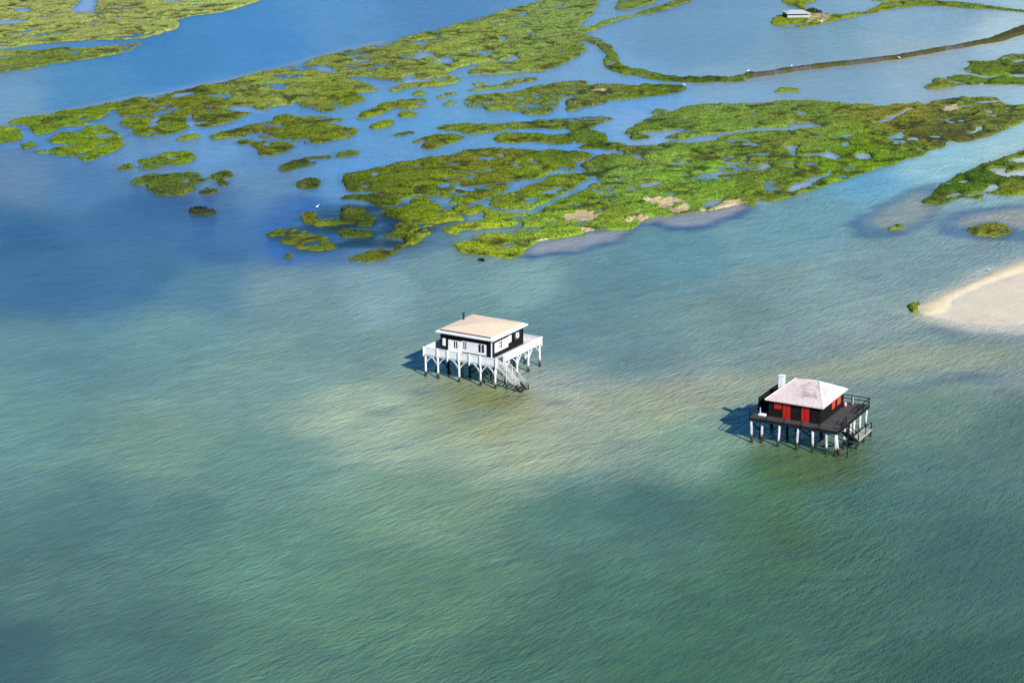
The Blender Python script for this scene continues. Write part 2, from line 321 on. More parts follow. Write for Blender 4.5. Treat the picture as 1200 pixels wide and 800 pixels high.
WETSAND = A((1000, 240), (430,650),(520,600),(560,570),(640,530),(720,490),(820,445),(950,405),(1100,365),(1300,300),(1300,700),(1100,712),(900,712),(760,705),(640,690),(540,672),(470,662), k=5.0)
DIKE_GREEN = [A(TC, (1080,340),(1125,340),(1125,400),(1080,400)), A(TC, (1450,312),(1540,300),(1540,330),(1450,335)), A(TC, (1840,262),(1900,250),(1900,285),(1840,285)), A(TC, (2110,200),(2570,50),(2570,130),(2110,240))]

LAND_COL = [(100, 20, 149, 161, 102), (250, 15, 140, 155, 97), (60, 75, 110, 130, 68), (20, 30, 144, 156, 101), (60, 155, 108, 136, 65), (120, 165, 114, 139, 64), (200, 120, 105, 120, 62), (330, 110, 119, 136, 75), (430, 90, 125, 141, 80), (560, 60, 126, 144, 82), (650, 40, 122, 144, 78), (320, 155, 100, 113, 54), (210, 180, 108, 134, 70), (210, 215, 89, 109, 56), (240, 246, 58, 76, 42), (420, 125, 113, 134, 70), (480, 190, 100, 120, 58), (500, 230, 102, 124, 59), (420, 255, 75, 90, 44), (350, 280, 92, 104, 53), (440, 300, 96, 110, 57), (360, 215, 81, 95, 49), (545, 285, 129, 148, 66), (640, 260, 125, 153, 64), (650, 225, 106, 129, 62), (740, 200, 112, 144, 66), (800, 215, 108, 139, 62), (700, 115, 101, 117, 66), (680, 60, 112, 134, 72), (750, 90, 102, 125, 66), (820, 95, 83, 105, 56), (850, 130, 112, 139, 68), (950, 160, 111, 135, 64), (1000, 190, 99, 127, 55), (1060, 130, 122, 127, 76), (1150, 130, 105, 117, 66), (1120, 150, 89, 98, 60), (1150, 80, 100, 123, 65), (1100, 210, 86, 117, 52), (1160, 268, 113, 122, 62), (930, 25, 129, 146, 79), (700, 180, 96, 116, 60), (560, 210, 104, 117, 62), (900, 200, 106, 129, 62)]
WATER_COL = [(20, 120, 115, 159, 196), (100, 110, 85, 144, 192), (200, 75, 73, 137, 193), (300, 50, 77, 141, 199), (400, 30, 93, 151, 202), (500, 10, 88, 141, 192), (30, 200, 101, 139, 176), (20, 225, 99, 137, 172), (100, 215, 84, 131, 177), (30, 280, 64, 108, 154), (150, 260, 68, 114, 162), (250, 290, 68, 116, 164), (60, 330, 68, 116, 158), (150, 320, 72, 122, 164), (250, 330, 90, 136, 162), (10, 240, 83, 123, 163), (340, 340, 120, 155, 166), (50, 420, 98, 137, 148), (200, 400, 108, 146, 154), (300, 430, 122, 158, 157), (430, 480, 153, 176, 160), (50, 500, 108, 147, 149), (200, 520, 116, 148, 143), (300, 550, 107, 148, 144), (100, 600, 89, 130, 133), (200, 600, 91, 132, 133), (300, 650, 101, 146, 135), (50, 700, 86, 125, 125), (30, 780, 70, 108, 117), (150, 780, 80, 120, 119), (400, 720, 95, 137, 121), (350, 780, 89, 130, 119), (500, 600, 116, 152, 136), (500, 700, 94, 135, 118), (600, 530, 159, 176, 153), (560, 500, 151, 165, 136), (700, 520, 148, 166, 151), (650, 470, 158, 170, 156), (530, 470, 135, 150, 123), (800, 520, 126, 157, 144), (640, 600, 91, 131, 124), (750, 600, 78, 118, 117), (700, 700, 79, 120, 110), (850, 700, 73, 114, 103), (600, 780, 78, 119, 108), (800, 780, 71, 112, 100), (920, 570, 80, 118, 89), (900, 620, 77, 114, 95), (1000, 600, 76, 116, 108), (1100, 560, 89, 125, 123), (1150, 650, 73, 109, 108), (1000, 700, 73, 112, 103), (1150, 780, 64, 102, 97), (1100, 480, 110, 141, 135), (1180, 500, 94, 125, 123), (1100, 430, 145, 162, 151), (1000, 420, 143, 159, 151), (900, 440, 141, 159, 149), (1180, 420, 138, 153, 148), (800, 440, 135, 156, 152), (750, 400, 110, 144, 152), (850, 380, 118, 149, 153), (950, 350, 130, 160, 164), (1020, 380, 138, 162, 165), (700, 330, 102, 144, 156), (800, 300, 102, 150, 167), (900, 280, 113, 158, 172), (600, 340, 125, 164, 170), (450, 340, 127, 164, 175), (520, 325, 116, 154, 164), (660, 380, 104, 143, 154), (560, 360, 115, 153, 159), (400, 400, 118, 152, 156), (1000, 200, 133, 176, 194), (1100, 180, 143, 189, 209), (1180, 160, 155, 197, 213), (950, 250, 112, 159, 175), (1040, 310, 125, 156, 168), (1150, 300, 127, 155, 167), (900, 330, 122, 152, 158), (250, 170, 104, 154, 200), (480, 150, 99, 154, 206), (550, 130, 104, 159, 206), (700, 90, 119, 165, 207), (750, 110, 129, 174, 211), (850, 110, 128, 169, 202), (950, 100, 129, 165, 193), (1100, 80, 144, 175, 199), (1180, 50, 162, 189, 208), (780, 50, 113, 155, 193), (850, 40, 115, 159, 194), (950, 50, 123, 161, 188), (1100, 20, 135, 171, 199), (770, 150, 154, 182, 212), (650, 150, 119, 169, 211), (350, 280, 85, 114, 157), (250, 130, 104, 149, 199), (300, 200, 99, 144, 190), (170, 180, 99, 144, 190), (440, 215, 122, 157, 189), (75, 163, 104, 151, 206)]
LAND_BED = [[0.3122,0.3457,0.0874],[0.3404,0.4073,0.0983],[0.146,0.2044,0.0227],[0.3216,0.36,0.0861],[0.1361,0.2168,0.0057],[0.1629,0.2467,0.0039],[0.1307,0.18,0.003],[0.2293,0.2896,0.0449],[0.2059,0.251,0.0392],[0.2369,0.3111,0.0505],[0.2113,0.304,0.0649],[0.118,0.1572,0.003],[0.1369,0.2072,0.0074],[0.0767,0.1243,0.0141],[0.003,0.0219,0.003],[0.1546,0.2053,0.0035],[0.1011,0.1473,0.003],[0.1411,0.2079,0.0048],[0.0445,0.0745,0.0033],[0.1275,0.1561,0.003],[0.0929,0.1163,0.003],[0.059,0.0812,0.003],[0.2599,0.3273,0.014],[0.2097,0.323,0.0256],[0.1542,0.2474,0.003],[0.1699,0.2898,0.0415],[0.1648,0.3129,0.0245],[0.1341,0.1775,0.0327],[0.1493,0.2147,0.0244],[0.1166,0.1756,0.003],[0.0527,0.0877,0.003],[0.1667,0.2709,0.0337],[0.1574,0.247,0.0278],[0.1336,0.237,0.003],[0.2026,0.2082,0.0184],[0.1681,0.2153,0.028],[0.0796,0.089,0.0214],[0.1071,0.186,0.0099],[0.0536,0.1365,0.003],[0.1905,0.2193,0.017],[0.2175,0.2726,0.003],[0.0738,0.1334,0.003],[0.143,0.1668,0.0056],[0.1319,0.1991,0.0163]]
WATER_BASE = [[0.1491,0.2573,0.3462],[0.0589,0.19,0.3335],[0.0294,0.1511,0.3349],[0.0346,0.1644,0.3764],[0.0718,0.2007,0.3685],[0.0612,0.1563,0.3144],[0.0985,0.1747,0.2605],[0.0892,0.1665,0.2426],[0.0685,0.156,0.2851],[0.0206,0.0666,0.1641],[0.0331,0.0978,0.2145],[0.0349,0.1052,0.2262],[0.0337,0.1086,0.2065],[0.0402,0.1188,0.2122],[0.0895,0.1928,0.2305],[0.0216,0.0834,0.1758],[0.1743,0.2637,0.2355],[0.106,0.2081,0.1899],[0.1374,0.2506,0.2117],[0.1762,0.2773,0.2048],[0.3294,0.3969,0.2394],[0.1357,0.2564,0.1967],[0.1774,0.2772,0.1777],[0.1242,0.2271,0.1575],[0.0828,0.1677,0.1347],[0.0832,0.1669,0.1228],[0.113,0.2273,0.1405],[0.0846,0.1672,0.1239],[0.0459,0.1013,0.0915],[0.0657,0.14,0.1006],[0.1053,0.2097,0.1108],[0.0897,0.1837,0.1091],[0.1709,0.2748,0.1521],[0.1051,0.2076,0.1087],[0.3064,0.3963,0.256],[0.3097,0.3733,0.2182],[0.245,0.3195,0.2324],[0.3342,0.3549,0.263],[0.2466,0.2871,0.1584],[0.2236,0.3277,0.2016],[0.0902,0.1918,0.1248],[0.0611,0.1313,0.0825],[0.0696,0.1561,0.0899],[0.0531,0.1261,0.0639],[0.0661,0.1496,0.0879],[0.0536,0.1292,0.0641],[0.0669,0.1583,0.0554],[0.0582,0.1251,0.0529],[0.0638,0.147,0.0934],[0.0843,0.1535,0.1051],[0.0552,0.1136,0.0772],[0.057,0.1275,0.0772],[0.042,0.0997,0.0571],[0.1489,0.222,0.1377],[0.0888,0.1419,0.0914],[0.2268,0.284,0.2124],[0.197,0.2419,0.1987],[0.2048,0.2607,0.2058],[0.2112,0.2457,0.2004],[0.2395,0.2863,0.2228],[0.1387,0.2177,0.185],[0.1727,0.2461,0.1899],[0.2367,0.3279,0.2706],[0.2534,0.3151,0.2543],[0.1214,0.2194,0.1927],[0.1249,0.2525,0.2453],[0.1598,0.2918,0.2739],[0.2093,0.3314,0.2733],[0.2196,0.3367,0.3104],[0.15,0.2433,0.2171],[0.1224,0.2123,0.1913],[0.1489,0.2447,0.2002],[0.1692,0.2581,0.2058],[0.1408,0.3454,0.4485],[0.3106,0.5103,0.4955],[0.3783,0.5417,0.4815],[0.1569,0.2984,0.2881],[0.1943,0.2718,0.2444],[0.2072,0.2811,0.2632],[0.195,0.2714,0.2147],[0.1345,0.2528,0.3835],[0.1259,0.271,0.4244],[0.14,0.2881,0.4014],[0.1897,0.2933,0.3781],[0.155,0.3227,0.5055],[0.242,0.3424,0.3654],[0.2479,0.3172,0.3034],[0.3308,0.3805,0.3366],[0.4712,0.5389,0.4796],[0.1465,0.2313,0.3157],[0.1451,0.2424,0.3187],[0.1904,0.2828,0.312],[0.2538,0.3441,0.3765],[0.2443,0.3547,0.5055],[0.1274,0.3008,0.5055],[0.0446,0.1118,0.2985],[0.0913,0.2213,0.443],[0.1109,0.1977,0.3019],[0.1199,0.2054,0.3071],[0.1147,0.2595,0.443],[0.0913,0.2213,0.443]]
# ------------------------------------------------------------------ grids of the ground
def rows_between(y0, y1, k):
    ys = [y0]
    while ys[-1] < y1: ys.append(ys[-1] + k(ys[-1]))
    return np.array(ys)

def blend(px, py, table, sig, lin=None):
    """colour of the place: smooth blend of the sampled colours"""
    t = np.array(table, float); num = np.zeros(px.shape + (3,)); den = np.zeros(px.shape)
    lin = srgb(t[:, 2:5]) if lin is None else np.array(lin)
    for (x, y), c in zip(t[:, :2], lin):
        d2 = ((px - x) / sig) ** 2 + ((py - y) / (sig * 0.6)) ** 2
        w = 1.0 / (0.15 + d2) ** 2.0
        num += w[..., None] * c; den += w
    return num / den[..., None]

def blur(a, n=1):
    for _ in range(n):
        p = np.pad(a, 1, mode='edge')
        a = (p[:-2, 1:-1] + p[2:, 1:-1] + 2 * p[1:-1, 1:-1]) / 4
        p = np.pad(a, 1, mode='edge')
        a = (p[1:-1, :-2] + p[1:-1, 2:] + 2 * p[1:-1, 1:-1]) / 4
    return a

GX = np.arange(-245, 245, 0.36)
GY = rows_between(296, 830, lambda y: 0.42 * (y / 340.0) ** 1.4)
X, Y = np.meshgrid(GX, GY)
RX, RY = to_px(X, Y)
# outlines wander a little, in metres
wx = X + 0.9 * fbm(X / 4.0, Y / 5.0, 1, 3) + 0.5 * vnoise(X / 1.1, Y / 1.6, 5) + 0.55 * vnoise(X / 0.6, Y / 0.8, 7)
wy = Y + 1.6 * fbm(X / 5.0, Y / 5.0, 2, 3) + 0.8 * vnoise(X / 1.1, Y / 1.6, 6) + 0.8 * vnoise(X / 0.6, Y / 0.8, 8)
PX, PY = to_px(wx, wy)
land = np.zeros(X.shape, bool)
for p in LAND: land |= inside(PX, PY, p)
pool = np.zeros(X.shape, bool)
for p in POOLS: pool |= inside(PX, PY, p)
land &= ~pool
sparse = np.zeros(X.shape, bool)
for p in SPARSE: sparse |= inside(PX, PY, p)
land &= ~(sparse & (fbm(X / 1.5, Y / 2.4, 31, 3) < -0.2))
bare = np.zeros(X.shape, bool)
for p in BARE: bare |= inside(PX, PY, p)
bare &= fbm(X / 2.2, Y / 3.0, 47, 4) > -0.16
land = blur(land.astype(float), 3) + 0.30 * fbm(X / 1.8, Y / 2.6, 61, 3) > 0.5       # frayed edges
inn0 = blur(land.astype(float), 5)
pans = (inn0 > 0.93) & (fbm((X - 0.4 * Y) / 5.0, Y / 5.0, 43, 3) + 0.35 * fbm((X - 0.8 * Y) / 1.8, Y / 1.8, 44, 3) > np.where(RX < 480, 0.40, 0.48)) & (~bare)
cr1 = np.abs(fbm((X - 0.7 * Y) / 22.0, Y / 15.0, 45, 4)); cr2 = np.abs(fbm((X + 0.3 * Y) / 16.0, Y / 14.0, 46, 4))
creeks = ((cr1 < 0.020) & (fbm(X / 40.0, Y / 40.0, 48, 2) > -0.22) | (cr2 < 0.014) & (fbm(X / 35.0, Y / 35.0, 49, 2) > 0.0)) & (inn0 > 0.75) & (~bare)
whole = blur(land.astype(float), 1)
land = land & ~pans & ~creeks                # little pans and branching creeks of standing water
soft = blur(land.astype(float), 1)
inner = blur(land.astype(float), 6)

def label_components(m):
    """4-connected pieces of a mask by repeated minimum over row runs"""
    h, w = m.shape
    parent = []
    def find(a):
        while parent[a] != a:
            parent[a] = parent[parent[a]]; a = parent[a]
        return a
    lab = -np.ones(m.shape, np.int32); prev = []
    for j in range(h):
        r = m[j].astype(np.int8); d = np.diff(np.concatenate([[0], r, [0]]))
        s = np.nonzero(d == 1)[0]; e = np.nonzero(d == -1)[0]; cur = []
        k = 0
        for a, b in zip(s, e):
            idn = len(parent); parent.append(idn)
            while k < len(prev) and prev[k][1] <= a: k += 1
            q = k
            while q < len(prev) and prev[q][0] < b:
                ra, rb = find(prev[q][2]), find(idn)
                if ra != rb: parent[max(ra, rb)] = min(ra, rb)
                q += 1
            lab[j, a:b] = idn; cur.append((a, b, idn))
        prev = cur
    roots = np.array([find(i) for i in range(len(parent))] or [0])
    uniq = np.unique(roots); remap = {u: i for i, u in enumerate(uniq)}
    roots = np.array([remap[r] for r in roots])
    lab[lab >= 0] = roots[lab[lab >= 0]]
    return lab, len(uniq)

wet = whole > 0.42
lab, nlab = label_components(wet)
sizes = np.bincount(lab[lab >= 0], minlength=nlab)

# relief of the vegetation: hummocks split by crevices
hum = fbm((X - 0.3 * Y) / 5.5, Y / 5.5, 11, 3)
rid = np.abs(fbm((X - 0.5 * Y) / 9.0, Y / 6.5, 15, 3))
fine = vnoise(X / 0.75, Y / 0.9, 21)
jit = np.random.rand(*X.shape) - 0.5
edge = np.clip((soft - 0.42) / 0.55, 0, 1)
cover = np.clip((inner - 0.45) / 0.5, 0, 1)
Z = -0.08 + 0.26 * edge ** 0.8 + cover * (0.26 + 0.75 * hum + 0.14 * fine) + 0.10 * jit * edge - 0.50 * np.clip(0.12 - rid, 0, 1) / 0.12 * cover
Z = np.where(edge > 0.3, np.maximum(Z, 0.03), Z)
Z = np.where(bare, -0.12 + 0.3 * edge + 0.05 * jit, Z)
Z = np.where(sparse, -0.12 + 0.3 * edge + 0.12 * jit, Z)
Z = np.maximum(Z, -0.4)

lc = blend(RX, RY, LAND_COL, 45.0, LAND_BED)
# species patches: brownish and lime stands of their own; crevice shade painted in dark
n1 = fbm(X / 9.0, Y / 12.0, 51, 4); n2 = fbm(X / 3.0, Y / 4.5, 57, 3)
brown = srgb((112, 98, 48)) * 1.0
lime = srgb((150, 162, 66)) * 0.9
crevice_shade = np.clip((0.14 - rid) / 0.09, 0, 1)[..., None] * cover[..., None]     # shade in the crevices, painted into the plant colour
lc = lc * (1 - 0.8 * crevice_shade) + srgb((44, 46, 24)) * 0.8 * crevice_shade
wb = np.clip((n1 - 0.12) * 1.8, 0, 0.4)[..., None]
lc = lc * (1 - wb * 0.6) + brown * wb * 0.6
wl = np.clip((n2 - 0.08) * 2.2, 0, 0.5)[..., None]
lc = lc * (1 - wl * 0.3) + lime * wl * 0.3
lc = lc * (1 + 0.45 * jit[..., None])
tan = srgb((206, 184, 146)) * (0.85 + 0.5 * (n2[..., None] + 0.3))
lc = np.where(bare[..., None], tan * 0.85, lc)
rim = np.clip(1 - (soft - 0.42) / 0.25, 0, 1)[..., None]
lc = lc * (1 - 0.75 * rim) + srgb((70, 58, 40)) * 0.75 * rim * (~bare[..., None]) + 0.75 * rim * bare[..., None] * tan
lc = np.clip(lc, 0.004, 0.7)

b = NB('marsh_plants'); at = b.n('ShaderNodeVertexColor', layer_name='tone')
f = b.noise(b.coord((1, 1, 1)), 2.6, 4, 0.65)
c = b.mix(b.ramp(f, (0.32, 0.0), (0.68, 1.0)), (0.5, 0.52, 0.5), (1.4, 1.38, 1.3))
c = b.mix(1.0, at.outputs[0], c, 'MULTIPLY')
b.l(c, b.p.inputs['Base Color']); b.p.inputs['Roughness'].default_value = 0.75; b.p.inputs['Specular IOR Level'].default_value = 0.15
b.l(b.bump(b.noise(b.coord((1, 1, 1)), 3.0, 3, 0.7), 0.6, 0.2), b.p.inputs['Normal'])
M_MARSH = b.m
b = NB('marsh_blades'); at = b.n('ShaderNodeVertexColor', layer_name='tone')
b.l(at.outputs[0], b.p.inputs['Base Color']); b.p.inputs['Roughness'].default_value = 0.7; b.p.inputs['Specular IOR Level'].default_value = 0.15
M_BLADE = b.m

ISLAND_INFO = []
def build_patch(mask_vertices, name, z, cols, material, parent=None):
    """one terrain piece from the grid: every cell touching the mask"""
    m = mask_vertices
    cell = m[:-1, :-1] | m[1:, :-1] | m[:-1, 1:] | m[1:, 1:]
    jj, ii = np.nonzero(cell)
    W = X.shape[1]
    quad = np.stack([jj * W + ii, jj * W + ii + 1, (jj + 1) * W + ii + 1, (jj + 1) * W + ii], 1)
    u, inv = np.unique(quad, return_inverse=True)
    faces = inv.reshape(-1, 4)
    zz = np.where(m.ravel()[u], z.ravel()[u], -0.4)
    v = np.stack([X.ravel()[u], Y.ravel()[u], zz], 1)
    o = raw_mesh(name, v, faces, material, parent, smooth=True)
    color_attr(o.data, 'tone', cols.reshape(-1, 3)[u])
    return o

def tufts(mask_vertices, parent):
    """leafy clumps standing on the cover, many small faces in one mesh"""
    m = mask_vertices & (~bare) & (soft > 0.75)
    idx = np.nonzero(m.ravel())[0]
    if len(idx) < 12: return
    yy = Y.ravel()[idx]
    keep = np.random.rand(len(idx)) < np.where(sparse.ravel()[idx], 0.3, 0.40)
    idx = idx[keep]; n = len(idx)
    if n < 4: return
    cx = X.ravel()[idx] + (np.random.rand(n) - 0.5) * 0.4; cy = Y.ravel()[idx] + (np.random.rand(n) - 0.5) * 0.5; cz = Z.ravel()[idx] - 0.05
    tall = (0.10 + 0.16 * np.random.rand(n)) * np.where(sparse.ravel()[idx], 0.6, 1.0); wid = 0.07 + 0.11 * np.random.rand(n)
    vs_, fs, cs = [], [], []
    base = lc.reshape(-1, 3)[idx] * (0.55 + 0.75 * np.random.rand(n))[:, None]
    for k in range(3):
        a = np.random.rand(n) * 6.283; lean = np.random.rand(n) * 0.25
        dx, dy = np.cos(a), np.sin(a)
        p0 = np.stack([cx - dx * wid, cy - dy * wid, cz], 1); p1 = np.stack([cx + dx * wid, cy + dy * wid, cz], 1)
        p2 = np.stack([cx + dx * wid * 0.7 - dy * lean, cy + dy * wid * 0.7 + dx * lean, cz + tall], 1)
        p3 = np.stack([cx - dx * wid * 0.7 - dy * lean, cy - dy * wid * 0.7 + dx * lean, cz + tall * 0.9], 1)
        o0 = k * 4 * n
        vs_.append(np.stack([p0, p1, p2, p3], 1).reshape(-1, 3)); cs.append(np.repeat(base * (0.9 + 0.1 * k), 4, axis=0))
        fs.append(o0 + np.arange(4 * n).reshape(n, 4))
    o = raw_mesh('marsh_grass', np.concatenate(vs_), np.concatenate(fs), M_BLADE, parent)
    color_attr(o.data, 'tone', np.concatenate(cs))
    o['kind'] = 'stuff'
# ------------------------------------------------------------------ islands, each a thing of its own
LABELS = [
 (80,20,'pale green marsh bank filling the top left corner across the blue channel'), (60,72,'long green tongue of marsh below the top left bank, ending in a point'),
 (850,190,'largest bright green marsh island, riddled with pale pools and creeks'), (480,60,'long diagonal marsh between the far blue channel and the inner creeks'),
 (540,190,'olive marsh island with small pools, left of the brightest marsh'), (945,24,'small green islet carrying the white roofed hut and thin grassy dike'),
 (930,4,'green bank at the top edge just behind the white roofed hut'),
 (740,4,'small green islet at the top edge left of the pale pond'), (664,115,'long olive islet below the hooked bank, pointed at its right end'), (540,155,'forked green islet wrapping round a narrow strip of water'),
 (1180,200,'green marsh with white sandy pools at the right edge above the sand spit'), (330,158,'wide olive islet in the inner channel below the diagonal marsh'), (1190,75,'wide green islet at the right edge below the stone dike'),
 (10,160,'green patch at the left edge beside the far channel'), (110,170,'round green islet with little pools at the left end of the diagonal marsh'), (470,265,'ragged olive islet joined by drowned weed left of the bright marsh'),
 (1150,98,'thin green strip of marsh just under the wide right edge islet'), (1065,3,'thin green dike along the top edge right of the hut'), (210,214,'flat green islet with finger shaped lobes near the deep blue water'),
 (400,255,'dark brown green drowned marsh clump beside the white bird'), (461,126,'curved green islet in the middle of the inner channel'), (196,188,'ring shaped green islet round a small pool'),
 (355,283,'half drowned olive weed bed at the lower left of the marshes'), (520,165,'crescent green islet tapering to the left in the inner channel'), (588,99,'thin green strip between the diagonal marsh and the long olive islet'),
 (1160,270,'round olive islet on the grey mudflat above the sand spit'), (350,193,'thin sparse green islet with a narrow tail'), (442,298,'long half drowned weed islet at the lowest edge of the marshes'),
 (362,216,'small squarish dark green islet left of the olive marsh'), (237,247,'small dark islet alone on the deep blue water'), (448,147,'tiny oval green islet under the curved one in the inner channel'),
 (407,181,'small dark green islet just right of the thin sparse one'), (922,106,'small bright green islet alone in the water below the stone dike'), (750,161,'tiny green islet in the mouth of the creek left of the bright marsh'),
 (477,134,'very thin green islet just below the curved one'), (221,162,'thin green islet below the left half of the diagonal marsh'), (245,224,'little green lobe at the right foot of the finger shaped islet'),
 (473,157,'faint thin green islet above the crescent one'), (33,171,'little green islet beside the left edge patch'), (146,197,'tiny green islet at the left tip of the ring shaped one'),
 (773,131,'little green islet off the upper left corner of the bright marsh'), (1070,360,'dark green clump of plants at the tip of the sand spit'), (523,112,'thin slanted green islet in the upper inner channel'),
 (490,110,'tiny oval green islet close under the diagonal marsh'), (527,121,'little green islet right of the curved one'), (1050,266,'small hollow green islet in the middle of the dark mudflat ring'),
 (337,300,'single tiny weed clump below the half drowned weed bed'), (46,179,'smallest green scrap between the left edge patch and the round islet'),
(415,274,'low drowned weed patch between the brown clump and the lowest weed islet'),
]
order = np.argsort(-sizes)
big = [i for i in order if sizes[i] >= 26]
used = {}
dbg = []
for i in big:
    m = lab == i
    jj, ii = np.nonzero(m)
    mp = np.pad(m, 1); grow = (mp[:-2, 1:-1] | mp[2:, 1:-1] | mp[1:-1, :-2] | mp[1:-1, 2:] | m)
    # keep the border vertex ring of this piece only
    qx, qy = RX[jj, ii], RY[jj, ii]
    lbl = None
    for (lx, ly, t) in LABELS:
        if t in used: continue
        d = np.min((qx - lx) ** 2 + (qy - ly) ** 2)
        if d < 40.0: lbl = t; used[t] = i; break
    if lbl is None and len(qx) < 40: continue
    dbg.append((i, int(sizes[i]), round(float(qx.mean())), round(float(qy.mean())), round(float(qx.min())), round(float(qx.max())), round(float(qy.min())), round(float(qy.max())), lbl))
    if (qy.max() < -1) or (qx.max() < -1) or (qx.min() > 1201): continue
    o = build_patch(m, 'marsh_island', Z, lc, M_MARSH)
    if lbl: tag(o, lbl, 'island', 'green marsh islands')
    else: tag(o, 'tiny green scrap of marsh plants standing in the shallows', 'island', 'scraps of marsh plants', 'thing')
    tufts(m, o)
import os
if os.environ.get('DBG'):
    for d in dbg: print('ISL', *d)

# ------------------------------------------------------------------ the dike round the pond
DX, DY = to_px(X + 0.8 * fbm(X / 6, Y / 6, 91, 2), Y + 1.2 * fbm(X / 6, Y / 6, 92, 2))
md = inside(DX, DY, DIKE)
mg = np.zeros(X.shape, bool)
for p in DIKE_GREEN: mg |= inside(PX, PY, p)
sdk = blur(md.astype(float), 3)
zd = -0.2 + 1.0 * np.clip(sdk * 1.5, 0, 1) + 0.25 * jit * sdk + 0.3 * hum * mg
gn = np.clip((fbm(X / 6, Y / 6, 95, 3) + np.where(mg, 0.7, 0.2)) * 3, 0, 1)[..., None]
cd = srgb((88, 84, 76)) * (1 + 0.5 * jit[..., None]) * (1 - gn) + lc * 0.85 * gn
dk = build_patch(sdk > 0.25, 'dike', zd, np.clip(cd, 0.01, 0.6), M_MARSH)
tag(dk, 'long thin dark stone dike with green tufts curving round the pale pond', 'dike')

# ------------------------------------------------------------------ sand spit
ms = inside(to_px(X + 0.6 * fbm(X / 4, Y / 4, 71, 3), Y)[0], to_px(X, Y + 1.0 * fbm(X / 5, Y / 5, 72, 3))[1], SAND)
ss = blur(ms.astype(float), 9)
mw = inside(to_px(X + 1.2 * fbm(X / 6, Y / 6, 75, 3), Y)[0], to_px(X, Y + 2.0 * fbm(X / 6, Y / 6, 76, 3))[1], WETSAND)
sw = blur(mw.astype(float), 14)
zs = np.maximum(-0.10 + 0.42 * ss, -0.08 + 0.115 * sw) + 0.02 * fbm(X / 2, Y / 2, 73, 3) + 0.012 * np.sin((X * 0.8 + Y * 0.45) * 4 + 3 * fbm(X / 5, Y / 5, 77, 2))
b = NB('sand'); v = b.coord()
dry = b.n('ShaderNodeVertexColor', layer_name='tone')
c = b.mix(b.ramp(b.noise(v, 1.6, 5, 0.6), (0.3, 0.0), (0.7, 1.0)), (0.86, 0.86, 0.86), (1.1, 1.1, 1.08))
b.l(b.mix(1.0, dry.outputs[0], c, 'MULTIPLY'), b.p.inputs['Base Color']); b.p.inputs['Roughness'].default_value = 0.8
b.p.inputs['Specular IOR Level'].default_value = 0.2
b.l(b.bump(b.noise(v, 1.2, 4, 0.6), 0.25, 0.05), b.p.inputs['Normal'])
wetf = np.clip((ss - 0.25) / 0.5, 0, 1)[..., None]
sc_ = srgb((216, 204, 178)) * (1 - wetf) + srgb((224, 206, 168)) * wetf
sc_ = sc_ * (1 + 0.12 * fbm(X / 3, Y / 4, 78, 4)[..., None]) - 0.10 * np.clip(fbm((X - Y) / 1.2, Y / 5, 79, 3) - 0.2, 0, 1)[..., None] * (1 - wetf)
sp = build_patch((ss > 0.12) | (sw > 0.25), 'sandbank', zs, sc_, b.m)
tag(sp, 'pale tan curved sand spit running out of frame at right', 'sandbank', kind='structure')

# ------------------------------------------------------------------ water
WX = np.concatenate([[-9000, -3000, -1000, -500], np.arange(-330, 330.1, 1.0), [500, 1000, 3000, 9000]])
WY = np.concatenate([[-3000, -500, 0, 80], rows_between(140, 860, lambda y: 0.55 * (y / 200.0) ** 1.25), [950, 1300, 2500, 12000]])
wX, wY = np.meshgrid(WX, WY)
nx = wX + 4.0 * fbm(wX / 22.0, wY / 16.0, 101, 4); ny = wY + 6.0 * fbm(wX / 22.0, wY / 16.0, 102, 4)
qx, qy = to_px(nx, np.maximum(ny, 60))
qx = np.clip(qx, -200, 1400); qy = np.clip(qy, -90, 900)
wc = blend(qx, qy, WATER_COL, 42.0, WATER_BASE)  # base tones; reflected sky of channels and pond is partly painted in
KD = np.array([0.9, 0.9, 0.9]); RL = blend(qx, qy, WATER_COL, 42.0) - KD * wc      # what the surface adds by mirroring the sky

def soft_poly(poly, feather, amp=1.0):
    """how much of a traced patch, of bottom and of painted reflection, shows at each water vertex"""
    ex, ey = to_px(wX + amp * 1.5 * fbm(wX / 6, wY / 8, 111, 4), np.maximum(wY + amp * 2.5 * fbm(wX / 6, wY / 8, 112, 4), 60))
    m = inside(ex, ey, poly).astype(float)
    return blur(m, feather)[..., None]
def lay(w, col, k=1.0):
    global wc
    w = np.clip(w * k, 0, 1); wc = wc * (1 - w) + np.clip((srgb(col) - RL) / KD, 0.004, 0.8) * w
def ell(cx, cy, rx, ry, ang=0, n=28):
    ca, sa = math.cos(R(ang)), math.sin(R(ang))
    return [(cx + rx * math.cos(t) * ca - ry * math.sin(t) * sa, cy + rx * math.cos(t) * sa + ry * math.sin(t) * ca) for t in np.linspace(0, 6.283, n, endpoint=False)]
# mudflats and weed beds under thin water, right
lay(soft_poly(A(TW, (365,490),(420,445),(520,395),(640,340),(740,310),(820,300),(800,370),(820,410),(800,460),(740,505),(640,545),(500,565),(400,545)), 1), (84,122,158), 0.8)
lay(soft_poly(A(TW, (460,470),(560,410),(680,355),(760,340),(740,390),(810,410),(760,450),(700,490),(620,520),(520,515)), 3), (142,158,162), 0.95)
lay(soft_poly(A(TW, (800,520),(820,470),(880,435),(1000,410),(1130,398),(1300,390),(1300,560),(1100,572),(960,565),(860,555)), 1), (84,122,160), 0.8)
lay(soft_poly(A(TW, (880,490),(960,455),(1080,425),(1300,405),(1300,525),(1170,520),(1100,480),(1000,480),(920,515)), 3), (152,160,162), 0.95)
